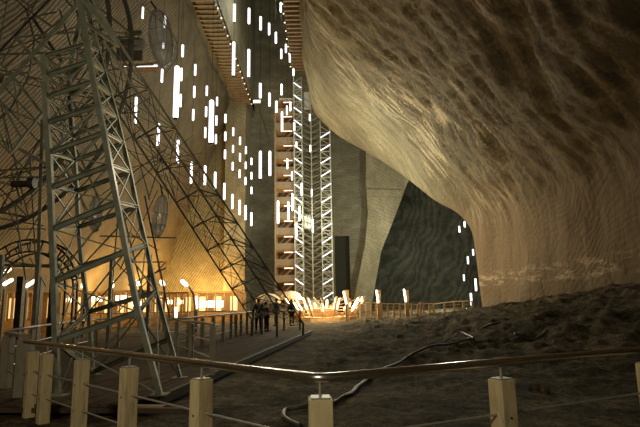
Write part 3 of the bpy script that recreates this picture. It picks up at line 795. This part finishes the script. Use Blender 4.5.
# ------------------------------------------------------------ timber arch behind, with booth and slanting tubes
def arch():
    Y = 24; c = at(27, 290, Y); r1 = 50 * Y / F; r2 = 38 * Y / F
    o = empty('timber_arch', (c.x, Y, 0), 'large dark double-ring timber arch at the far left, low behind the railings', 'arch')
    c = Vector((c.x, Y, c.z))
    def pts(r, off): return [c + Vector((r * math.cos(a), off, r * math.sin(a))) for a in [PI * k / 24 for k in range(25)]]
    for off in (0, .8):
        for r in (r1, r2):
            P_ = pts(r, off); P_ = [Vector((P_[0].x, P_[0].y, 0))] + P_ + [Vector((P_[-1].x, P_[-1].y, 0))]
            g = MB()
            for a, b in zip(P_, P_[1:]): g.bar(a, b, .09)
            g.build('arch_ring', M['darksteel'], o)
    for k in range(1, 12):
        a = PI * k / 12
        for off in (0, .8): MB().bar(c + Vector((r1 * math.cos(a), off, r1 * math.sin(a))), c + Vector((r2 * math.cos(a), off, r2 * math.sin(a))), .06).build('spacer', M['darksteel'], o)
    for px in (20, 38, 53):
        p = at(px, 300, Y - .2); MB().box((p.x, p.y, at(px, 290, Y).z / 2 + .3), (.28, .28, at(px, 290, Y).z + .6)).build('post', M['darksteel'], o)
    MB().bar(at(14, 266, Y), at(50, 266, Y), .16).build('tie_beam', M['darksteel'], o)
arch()
def slant_lamp(a, b, D, label, post=None, wpx=3.5, mat='warm_tube'):
    p = at(*a, D); q = at(*b, D); gz = 0
    lo = p if p.z < q.z else q
    base = Vector((post if post is not None else lo.x, lo.y + .15, 0)) if post is None else Vector((at(post, 300, D).x, lo.y + .15, 0))
    o = empty('post_lamp', base, label, 'lamp', 'warm tube lamps on posts')
    MB().capsule(p, q, wpx / 2 * D / F, 10).build('tube', M[mat], o, True)
    if post is None:
        MB().box((lo.x, lo.y + .15, (lo.z + .3) / 2), (.1, .1, lo.z + .3)).build('post', M['weathered'], o)
    else:
        hi = p if p.z > q.z else q
        P_ = [Vector((base.x, base.y, 0)), Vector((base.x, base.y, lo.z * .6)), Vector((lerp(base.x, lo.x, .3), base.y, lo.z * .85)), Vector((lo.x, base.y, lo.z)), Vector((hi.x, base.y, hi.z + .05))]
        MB().tube(P_, .05, 8).build('curved_post', M['white_steel'], o)
slant_lamp((0, 276), (11, 268), 26, 'slanting warm tube lamp at the left picture edge, upper of two')
slant_lamp((3, 285), (13, 279), 25, 'slanting warm tube lamp at the left picture edge, lower of two')
slant_lamp((25, 287), (36, 280), 25, 'slanting warm tube lamp under the timber arch')
slant_lamp((82, 288), (84.5, 281), 32, 'small warm tube lamp seen between the legs of the pylon')
slant_lamp((112, 288), (112, 280.5), 32, 'upright warm tube lamp just left of the pylon right leg', None, 3.8)
slant_lamp((136.5, 280), (139, 286), 32, 'warm tube lamp just right of the pylon right leg', None, 3.5)
slant_lamp((160.5, 280), (164, 286), 30, 'warm tube lamp between the pylon foot and the curved lamp post', None, 4)
slant_lamp((181, 280), (187.5, 286), 26, 'warm tube lamp leaning on a tall curved pole', 194.5, 4)
slant_lamp((196.5, 296), (196.5, 309), 30, 'bright upright tube lamp at the left end of the lit kiosk strip', None, 2.6)
slant_lamp((176, 307), (176, 318), 30, 'bright upright tube lamp low behind the boardwalk railing', None, 2.6)
slant_lamp((376.4, 290), (378.3, 303), 44, 'left one of two timber lamp posts by the far railing', None, 2)
slant_lamp((403.8, 289), (406, 302), 44, 'right one of two timber lamp posts by the far railing', None, 2)
slant_lamp((343.5, 291), (346.5, 304), 43, 'timber lamp post in front of the lit pavilion', None, 2)
# heavier wooden posts for the three lamps on the right
for (px, lab) in ((379.5, 'thick wooden post behind the left far lamp'), (407.5, 'thick wooden post behind the right far lamp'), (347.5, 'thick wooden post in front of the lit pavilion')):
    b = at(px, 318, 44.6); top = at(px, 290, 44.6)
    tag(MB().box((b.x, 44.6, top.z / 2), (.34, .3, top.z)).build('lamp_timber', M['plank']), lab, 'post')

# ------------------------------------------------------------ lit kiosks along the left wall
def kiosk(x0, x1, y0, D, label, nb, strip=None, depth=3.0, panels=True):
    a = at(x0, 305, D); b = at(x1, 305, D); top = at((x0 + x1) / 2, y0, D).z
    o = empty('kiosk', ((a.x + b.x) / 2, D + depth / 2, 0), label, 'kiosk', 'lit kiosks at the foot of the left wall')
    MB().box(((a.x + b.x) / 2, D + depth, top / 2), (b.x - a.x, .12, top)).build('back_wall', M['plank'], o)
    MB().box(((a.x + b.x) / 2, D, .4), (b.x - a.x, .1, .8)).build('counter', M['plank'], o)
    for i in range(nb + 1):
        x = lerp(a.x, b.x, i / nb)
        MB().box((x, D, top / 2), (.11, .11, top)).build('post', M['plank'], o)
    MB().box(((a.x + b.x) / 2, D, top), (b.x - a.x + .1, .13, .14)).build('top_rail', M['plank'], o)
    if strip:
        for (s0, s1, yy, h) in strip:
            p = at(s0, yy, D + .4); q = at(s1, yy, D + .4)
            MB().box((p + q) / 2, (q.x - p.x, .12, h * D / F)).build('strip_light', M['warm_tube'], o)
    if panels:
        for i in range(nb):
            if i % 2 == 0:
                MB().box((lerp(a.x, b.x, (i + .5) / nb), D + depth - .1, top * .62), ((b.x - a.x) / nb * .86, .05, top * .5)).build('lit_panel', M['panel'], o)
kiosk(190, 241, 292, 46, 'long lit kiosk with bright strip light, left of the pilaster foot', 6, [(197, 223, 304, 6.5)])
kiosk(152, 188, 293, 42, 'lit kiosk with pale posts behind the curved lamp pole', 6, [(167, 172, 302, 4), (178, 183, 302, 4)])
kiosk(112, 150, 291, 40, 'lit kiosk behind the right foot of the green pylon', 5, [(116, 126, 298, 5), (132, 142, 304, 5)])
kiosk(60, 110, 292, 40, 'lit kiosk seen through the green pylon base', 7, [(64, 76, 300, 4), (92, 102, 299, 5)])
kiosk(-15, 40, 292, 30, 'dim kiosk with panels under the timber arch', 8, None, 2.4)

# ------------------------------------------------------------ round lit pavilion
def pavilion():
    Y = 47; c = at(325, 318, Y); c = Vector((c.x, Y + 1.5, 0)); R = 2.5
    o = empty('round_pavilion', c, 'round wooden pavilion ringed by leaning glowing tubes at the lift tower foot', 'pavilion')
    g = MB(); n = 24
    g.tube([c + Vector((0, 0, -.3)), c + Vector((0, 0, .28))], 3.0, 28); g.build('platform', M['plank'], o)
    for k in range(18):
        a = 2 * PI * k / 18 + .1
        d = Vector((math.cos(a), math.sin(a), 0))
        b = c + d * 2.55 + Vector((0, 0, .25)); t = c + d * 3.75 + Vector((0, 0, 1.8 + .3 * math.sin(k * 2.3)))
        po = MB().bar(b, t, .13).build('leaning_post', M['plank'], o)
        MB().capsule(b.lerp(t, .38) - d * .12, b.lerp(t, .95) - d * .12, .09, 8).build('tube', M['pavilion_tube'], po)
        a2 = a + .17; d2 = Vector((math.cos(a2), math.sin(a2), 0))
        if k % 2 == 0:
            MB().bar(c + d2 * 1.0 + Vector((0, 0, 1.2)), c + d2 * 3.9 + Vector((0, 0, 2.0)), .07).build('roof_rafter', M['plank'], o)
    for zz in (.55, .85, 1.1):
        MB().tube([c + Vector((2.75 * math.cos(s), 2.75 * math.sin(s), zz)) for s in [2 * PI * i / 36 for i in range(36)]], .035, 6, True).build('ring_rail', M['plank'], o)
    MB().tube([c + Vector((0, 0, .2)), c + Vector((0, 0, 1.0))], 1.1, 20).build('counter', M['plank'], o)
    for s in range(3):
        MB().box(c + Vector((0, -3.3 - .3 * s, .1 - .09 * s)), (2.4, .32, .1)).build('step', M['plank'], o)
    for px in (292, 300, 352):
        p = at(px, 312, 47.5); MB().box((p.x, p.y, .5), (.8, .1, .8)).build('bench_panel', M['plank'], o)
pavilion()
def tent(px, py, D, wpx, label):
    c = at(px, py, D); r = wpx / 2 * D / F
    o = empty('canopy', (c.x, c.y, 0), label, 'canopy')
    g = MB(); vs = [c + Vector((0, 0, .5))]; n = 12
    for rr, z in ((.5, .38), (.85, .1), (1, -.35)):
        for i in range(n):
            a = 2 * PI * i / n; vs.append(c + Vector((r * rr * math.cos(a), r * rr * math.sin(a), z)))
    fs = [(0, 1 + i, 1 + (i + 1) % n) for i in range(n)]
    for k in range(2): fs += [(1 + k * n + i, 1 + (k + 1) * n + i, 1 + (k + 1) * n + (i + 1) % n, 1 + k * n + (i + 1) % n) for i in range(n)]
    g.add(vs, fs); ob = g.build('canopy_cloth', simple('cream cloth', (.75, .66, .45), .8), o, True)
    m = ob.modifiers.new('thickness', 'SOLIDIFY'); m.thickness = .03
    MB().tube([Vector((c.x, c.y, 0)), c + Vector((0, 0, .5))], .05, 8).build('pole', M['plank'], o)
tent(291, 296, 50, 22, 'cream domed canopy glowing left of the round pavilion')
tent(268, 299, 44, 26, 'cream canopy behind the people at the truss foot')

# ------------------------------------------------------------ railings
def railing(name, label, base_pts, H, post, rail_r, mids, mat_post, mat_rail, group=None, cat='railing', rail_h=None, flat=False, end_ext=0.0, samp=1):
    base_pts = [Vector(p) for p in base_pts]
    o = empty(name, base_pts[0], label, cat, group)
    for p in base_pts:
        MB().box(p + Vector((0, 0, (H - .05) / 2)), (post, post, H - .05)).build('post', M[mat_post], o)
    top = [p + Vector((0, 0, H)) for p in base_pts]
    g = MB()
    if flat:
        for a, b in zip(top, top[1:]): g.bar(a, b, post * 1.1, .05)
    else: g.tube(top, rail_r, 8)
    g.build('handrail', M[mat_rail], o, not flat)
    for h in mids:
        MB().tube([p + Vector((0, 0, h)) for p in base_pts], .014, 6).build('mid_rail', M[mat_rail], o)
    return o
# far railing by the side chamber
def far_rail():
    pts = []
    for px in [360, 366, 371, 376, 382, 388, 394, 400, 406, 412, 418, 421, 424, 430, 434, 445, 455, 464, 473]:
        p = at(px, 316, 47 - max(0, (px - 430)) * .06); p.z = min(.2, ground_z(p.x, p.y)) - .1; pts.append(p)
    railing('timber_railing', 'far honey-coloured timber railing right of the lit pavilion, below the dark chamber', pts, 1.35, .14, .05, (.5, .8, 1.1), 'plank', 'plank', cat='railing')
far_rail()
# boardwalk railings
lp = [onz(x, y, DZ) for x, y in ((166, 357), (188, 351), (202, 347), (213, 344), (223, 341), (231, 338.5), (236, 337), (241, 335.5), (247, 334), (253, 332), (268, 331), (284, 330.5), (300, 330))]
railing('boardwalk_railing', 'long grey railing along the boardwalk running to the people at the truss foot', lp, 1.0, .11, .035, (.33, .66), 'weathered', 'cable')
lp = [onz(x, y, DZ) for x, y in ((176, 358), (191, 364.5), (212, 375))]
railing('boardwalk_railing', 'short grey railing on the boardwalk right of the pylon, with thick end post', lp, 1.0, .10, .03, (.33, .66), 'weathered', 'cable')
lp = [onz(x, y, DZ) for x, y in ((20, 397), (5, 388))]
railing('boardwalk_railing', 'dark two-post railing end at the left edge of the boardwalk', lp, .95, .15, .03, (.3, .62), 'weathered', 'weathered', flat=True)
lp = [onz(x, y, DZ) for x, y in ((4, 386), (28, 374), (52, 364), (73, 356), (95, 350), (118, 347), (145, 345))]
railing('boardwalk_railing', 'grey railing crossing behind the legs of the green pylon', lp, .98, .09, .03, (.33, .66), 'weathered', 'cable')
lp = [onz(x, y, 0.0) for x, y in ((-10, 331), (20, 331), (50, 332), (75, 331), (100, 331), (130, 331), (160, 330), (195, 329), (235, 328))]
railing('boardwalk_railing', 'distant low railing in front of the lit kiosks', lp, 1.1, .09, .03, (.4, .75), 'weathered', 'weathered')

# boardwalk deck
def boardwalk():
    o = empty('boardwalk', (A.x, A.y, 0), 'wide grey-brown plank boardwalk receding from lower left to the truss foot', 'boardwalk')
    g = MB(); pw = .145; n = 125
    f0 = onz(-40, 404, DZ); f1 = onz(186, 405, DZ)     # front line
    fd = (f1 - f0); fd.z = 0; fd.normalize()
    for i in range(n):
        base = A + perp * (pw * (i + .5))
        # start where the line base + t*edge_d meets the front line
        nrm = Vector((-fd.y, fd.x, 0)); t0 = (f1 - base).dot(nrm) / edge_d.dot(nrm)
        if i < 1: t0 = max(t0, -1.2)
        p = base + edge_d * t0; L = 17.5
        q0 = 0
        q = base + edge_d * L
        p.z = q.z = DZ - .02 + random.uniform(-.003, .003)
        g.bar(p, q, pw - .012, .04)
    g.build('deck_boards', M['deck'], o)
    MB().bar(f0 + Vector((0, 0, -.08)), f1 + Vector((0, 0, -.075)), .06, .07).build('front_beam', M['gallery_deck'], o)
    q = A + edge_d * 17.5 - perp * .04; p = A - edge_d * 1.15 - perp * .04
    MB().bar(Vector((p.x, p.y, DZ - .06)), Vector((q.x, q.y, DZ - .06)), .07, .15).build('side_beam', M['gallery_deck'], o)
    a = onz(62, 407, .06); b = onz(165, 408, .06); MB().bar(a, b, .16, .07).build('step_plank', M['edge'], o)
boardwalk()

# foreground handrail
def fg():
    RZ = EYE.z - .52
    hp = [(25, 341.5), (320, 378.5), (655, 348.5)]
    hand = [onz(x, y, RZ) for x, y in hp]
    o = empty('steel_railing', Vector((hand[1].x, hand[1].y, 0)), 'brushed steel handrail on pale pine posts crossing the whole foreground', 'railing')
    g = MB()
    def arc(a, b, c, r=.10, n=6):
        u = (a - b).normalized(); v = (c - b).normalized(); out = []
        for i in range(n + 1):
            t = i / n; out.append((b + u * r) * (1 - t) ** 2 + b * 2 * t * (1 - t) + (b + v * r) * t * t)
        return out
    pts = [hand[0]] + arc(hand[0], hand[1], hand[2]) + [hand[2]]
    g.tube(pts, .034, 20); g.build('handrail', M['chrome'], o, True)
    def on_line(px):      # point of the rail above that pixel column
        for a, b, pa, pb in ((hand[0], hand[1], hp[0], hp[1]), (hand[1], hand[2], hp[1], hp[2])):
            lo, hi = 0.0, 1.0
            if pa[0] <= px <= pb[0] + 1:
                for _ in range(30):
                    m = (lo + hi) / 2; q = a.lerp(b, m)
                    v = RM.transposed() @ (q - EYE); x = 320 + F * v.x / -v.z
                    if x < px: lo = m
                    else: hi = m
                return q, math.atan2((b - a).y, (b - a).x)
    posts = [(34, .14), (48, .14), (83, .145), (130, .15), (202, .15), (320.5, .165), (500, .155), (645, .15)]
    mids = []
    for px, wd in posts:
        q, ang = on_line(px)
        if px == 320.5: ang = 0.06; q = Vector((q.x, q.y + .03, q.z))
        gz = ground_z(q.x, q.y)
        top = RZ - .135
        g = MB(); g.box((q.x, q.y, (top + gz - .15) / 2), (wd, wd, top - gz + .15), ang)
        po = g.build('post', M['post'], o, bevel=.006)
        g = MB(); g.box((q.x, q.y, top + .006), (wd * .8, wd * .8, .012), ang); g.tube([(q.x, q.y, top), (q.x, q.y, RZ - .02)], .011, 10)
        g.build('rail_pin', M['cable'], po)
        g = MB()
        nrm = Vector((math.sin(ang), -math.cos(ang), 0))
        for h in (.6, .3):
            g.tube([Vector((q.x, q.y, h)) + nrm * (wd / 2 - .002), Vector((q.x, q.y, h)) + nrm * (wd / 2 + .006)], .010, 8)
        g.build('bolt', M['darksteel'], po)
        mids.append(Vector((q.x, q.y, 0)))
    left = mids[:6]; right = mids[5:]
    for h in (.62, .30):
        MB().tube([p + Vector((0, 0, h)) for p in left], .010, 8).build('rod', M['cable'], o)
    for h in (.62, .30):
        MB().tube([p + Vector((0, 0, h)) for p in right] , .010, 8).build('rod', M['cable'], o)
fg()

# ------------------------------------------------------------ hoses and cables on the earth
def ground_line(name, px, r, label, cat, mat='hose', lift=.8):
    P = []
    for (x, y) in px:
        p = onz(x, y, 0)
        for _ in range(12): p = onz(x, y, ground_z(p.x, p.y)) if ground_z(p.x, p.y) < 1.3 else p
        P.append(p)
    P = catmull(P, 8)
    zs = [max(ground_z(p.x + a, p.y + b) for a in (-.1, 0, .1) for b in (-.12, 0, .12)) for p in P]
    for i, p in enumerate(P): p.z = sum(zs[max(0, i - 2):i + 3]) / len(zs[max(0, i - 2):i + 3]) + r * lift
    tag(MB().tube(P, r, 8).build(name, M[mat], None, True), label, cat)
ground_line('hose', [(300, 428), (284, 420), (286, 414), (300, 411), (322, 407), (338, 403), (350, 396), (358, 388), (370, 380), (392, 366), (412, 356), (440, 348), (470, 343)], .035, 'grey hose looping on the dark earth behind the corner post', 'hose')
ground_line('cable', [(438, 341), (450, 337.5), (462, 336), (474, 339)], .03, 'pale bent cable lying on the earth mound below the side chamber', 'cable')
def wall_line(px, D, label):
    P = [at(x, y, D) for x, y in px]
    for p in P: p.z = ground_z(p.x, p.y) + .12
    tag(MB().tube(catmull(P, 6), .05, 6).build('cable', M['hose'], None, True), label, 'cable')
wall_line([(479, 317), (490, 322), (502, 328)], 22, 'short pale cable slanting down the earth mound near the rock edge')
wall_line([(514, 324), (530, 325), (540, 329), (548, 332)], 18, 'curving pale cable on the earth mound, right of the slanting one')
# rubble on the mound
rs = []
for k in range(46):
    x = random.uniform(1.5, 13); y = random.uniform(9, 40)
    off = (Vector((x, y, 0)) - Vector((A.x, A.y, 0))).dot(perp)
    if off > -.5: continue
    r = random.uniform(.06, .22)
    bm = bmesh.new(); bmesh.ops.create_icosphere(bm, subdivisions=2, radius=r)
    for v in bm.verts:
        v.co *= 1 + .35 * noise.noise(v.co * 5 + Vector((k * 3, 0, 0))); v.co.z *= .6
    me = bpy.data.meshes.new('salt_stone'); bm.to_mesh(me); bm.free(); me.materials.append(M['sand'])
    ob = bpy.data.objects.new('salt_stone', me); C.objects.link(ob); ob.location = (x, y, ground_z(x, y) + r * .2)
    tag(ob, 'dark salty stone half sunk in the earth mound below the overhang', 'stone', 'stones on the earth mound')

# ------------------------------------------------------------ people
def skin_body(name, joints, edges, mat, parent, sub=2):
    me = bpy.data.meshes.new(name)
    me.from_pydata([j[0] for j in joints], edges, [])
    o = bpy.data.objects.new(name, me); C.objects.link(o); o.parent = parent
    m = o.modifiers.new('skin', 'SKIN'); s = o.modifiers.new('sub', 'SUBSURF'); s.levels = s.render_levels = sub
    for i, j in enumerate(joints):
        r = j[1]; me.skin_vertices[0].data[i].radius = r if isinstance(r, tuple) else (r, r)
    me.skin_vertices[0].data[0].use_root = True
    me.materials.append(mat); m.use_smooth_shade = True
    return o
def person(x, y, z, h, rz, label, jacket, trousers, hairc, lean=0, arm='down'):
    s = h / 1.75
    o = empty('person', (x, y, z), label, 'person'); o.rotation_euler = (0, 0, rz); o.scale = (s, s, s)
    hd = .0 + lean
    ax = .24
    hands = {'down': ((-.27, .02, .82), (.27, .02, .82)), 'rail': ((-.2, .42, 1.02), (.2, .42, 1.02)), 'hip': ((-.24, .12, 1.0), (.27, .02, .82))}[arm]
    elb = {'down': ((-.27, -.03, 1.10), (.27, -.03, 1.10)), 'rail': ((-.25, .14, 1.12), (.25, .14, 1.12)), 'hip': ((-.36, -.04, 1.14), (.27, -.03, 1.10))}[arm]
    J = [((0, 0, .95), (.15, .10)), ((0, lean * .4, 1.15), (.13, .09)), ((0, lean, 1.38), (.17, .10)), ((0, lean, 1.50), .055), ((0, lean + .01, 1.57), .075), ((0, lean + .02, 1.66), (.085, .10)), ((0, lean + .02, 1.73), (.06, .07)),
         ((-.19, lean, 1.42), .06), (elb[0], .042), (hands[0], .03), ((.19, lean, 1.42), .06), (elb[1], .042), (hands[1], .03),
         ((-.10, 0, .88), .09), ((-.12, .03, .48), .058), ((-.13, 0, .10), .04), ((-.13, .10, .04), .035), ((.10, 0, .88), .09), ((.12, .04, .48), .058), ((.13, .03, .10), .04), ((.13, .14, .04), .035)]
    E = [(0, 1), (1, 2), (2, 3), (3, 4), (4, 5), (5, 6), (2, 7), (7, 8), (8, 9), (2, 10), (10, 11), (11, 12), (0, 13), (13, 14), (14, 15), (15, 16), (0, 17), (17, 18), (18, 19), (19, 20)]
    skin = simple('skin', (.45, .27, .18), .5)
    skin_body('body', J, E, skin, o)
    big = lambda r, k=1.18, a=.012: tuple(q * k + a for q in r) if isinstance(r, tuple) else r * k + a
    jj = [0, 1, 2, 7, 8, 9, 10, 11, 12]
    JJ = [(J[i][0], big(J[i][1])) for i in jj]
    JJ[5] = (tuple(Vector(J[8][0]).lerp(Vector(J[9][0]), .85)), .045); JJ[8] = (tuple(Vector(J[11][0]).lerp(Vector(J[12][0]), .85)), .045)
    skin_body('jacket', JJ, [(0, 1), (1, 2), (2, 3), (3, 4), (4, 5), (2, 6), (6, 7), (7, 8)], cloth('jacket cloth', jacket), o)
    tt = [0, 13, 14, 15, 17, 18, 19]
    TT = [(J[i][0], big(J[i][1], 1.12)) for i in tt]
    skin_body('trousers', TT, [(0, 1), (1, 2), (2, 3), (0, 4), (4, 5), (5, 6)], cloth('trouser cloth', trousers), o)
    def local(g, nm, mt):
        me = bpy.data.meshes.new(nm); me.from_pydata(g.v, [], g.f); me.materials.append(mt)
        for p in me.polygons: p.use_smooth = True
        ob = bpy.data.objects.new(nm, me); C.objects.link(ob); ob.parent = o
    g = MB(); g.sphere((0, lean - .015, 1.69), .105, 12, 8, (.92, 1.05, 1.0)); local(g, 'hair', cloth('hair', hairc))
    g = MB()
    for sx in (-.13, .13): g.sphere((sx, .07 if sx < 0 else .1, .04), .06, 10, 6, (.8, 2.1, .7))
    local(g, 'shoes', cloth('shoe leather', (.02, .02, .02)))
p = onz(258.6, 332.5, DZ); person(p.x, p.y, DZ, 1.62, .5, 'person in dark clothes standing at the boardwalk end by the railing', (.012, .011, .010), (.010, .010, .010), (.015, .01, .006), .0, 'rail')
p = onz(265, 332, DZ); person(p.x, p.y + .5, DZ, 1.45, -1.0, 'shorter dark-clad person beside the one at the railing', (.03, .022, .018), (.015, .014, .014), (.02, .012, .008), .0, 'down')
p = onz(276.5, 326, DZ); person(p.x, p.y, DZ, 1.68, 1.2, 'person in dark jacket before the cream canopy behind the truss foot', (.02, .018, .016), (.10, .08, .06), (.02, .012, .008), .0, 'hip')
p = onz(291.5, 326, DZ); person(p.x, p.y, DZ, 1.6, -2.4, 'person in dark clothes at the right end of the boardwalk', (.025, .02, .016), (.02, .018, .016), (.03, .02, .01), .0, 'down')

# ------------------------------------------------------------ lights of the mine, and fill lights added to them
def point(name, loc, power, col, r=.4):
    l = bpy.data.lights.new(name, 'POINT'); l.energy = power; l.color = col; l.shadow_soft_size = r
    o = bpy.data.objects.new(name, l); C.objects.link(o); o.location = loc; return o
def spot(name, loc, to, power, col, ang=80, r=.4, blend=.6):
    l = bpy.data.lights.new(name, 'SPOT'); l.energy = power; l.color = col; l.shadow_soft_size = r; l.spot_size = math.radians(ang); l.spot_blend = blend
    o = bpy.data.objects.new(name, l); C.objects.link(o); o.location = loc
    o.rotation_euler = (Vector(to) - Vector(loc)).to_track_quat('-Z', 'Y').to_euler(); return o
OR = (1.0, .55, .15); WM = (1.0, .82, .54); NT = (1.0, .97, .72)
def low(px, D, z): q = at(px, 300, D); return (q.x, q.y, z)
point('kiosk lamp', low(205, 78, 2.5), 5500, OR, .5)
point('kiosk lamp', low(165, 73, 2.6), 5500, OR, .5)
point('kiosk lamp', low(120, 58, 2.6), 3000, OR, .5)
point('kiosk lamp', low(210, 44, 3.6), 500, OR, .5)
point('kiosk lamp', low(60, 36, 3.0), 500, OR, .5)
point('kiosk lamp', low(18, 27, 2.2), 220, OR, .5)
point('pavilion light', (at(325, 300, 48.5).x, 48.5, 2.2), 1600, (1, .66, .32), .6)
point('pavilion light', (at(325, 300, 44).x, 43.5, 2.0), 350, (1, .7, .36), .4)  # added in front of the pavilion to widen its warm spill
point('hall fill', (1.5, 52, 13), 4500, NT, 1.5)  # hall fills: added mid-air without fixtures, to brighten walls and overhang
point('hall fill', (-3, 36, 9), 500, NT, 1.5)
point('hall fill', (-2, 66, 14), 1800, NT, 1.5)
point('hall fill', (-6, 62, 25), 1100, NT, 1.0)  # added to brighten the overhang flank and left gallery underside
point('shaft lamp', (-6.5, 62, 40), 1800, NT, 1.0)
point('shaft lamp', (-4.6, 78, 37), 600, WM, .5)
point('side chamber fill', (19, 66, 9), 7500, (1, 1, .78), 1.0)  # unseen fill added to lift the dark side chamber
spot('wall fill spot', (1, 36, 2.5), (13, 42, 8), 900, WM, 90)  # added spot without a fixture, brightens the lower right rock
spot('wall fill spot', (-8, 66, 3), (-13, 80, 18), 4500, NT, 50)  # added spot without a fixture, brightens the pilaster
point('foreground fill', (-3.2, -1.5, 4.2), 620, (1, .88, .62), .6)  # unseen front fill added behind the camera for posts and pylon
point('foreground fill', (-2.5, 10.5, 4.6), 130, (1, .86, .58), .3)  # added fill with no fixture, lifts the backlit boardwalk railing posts
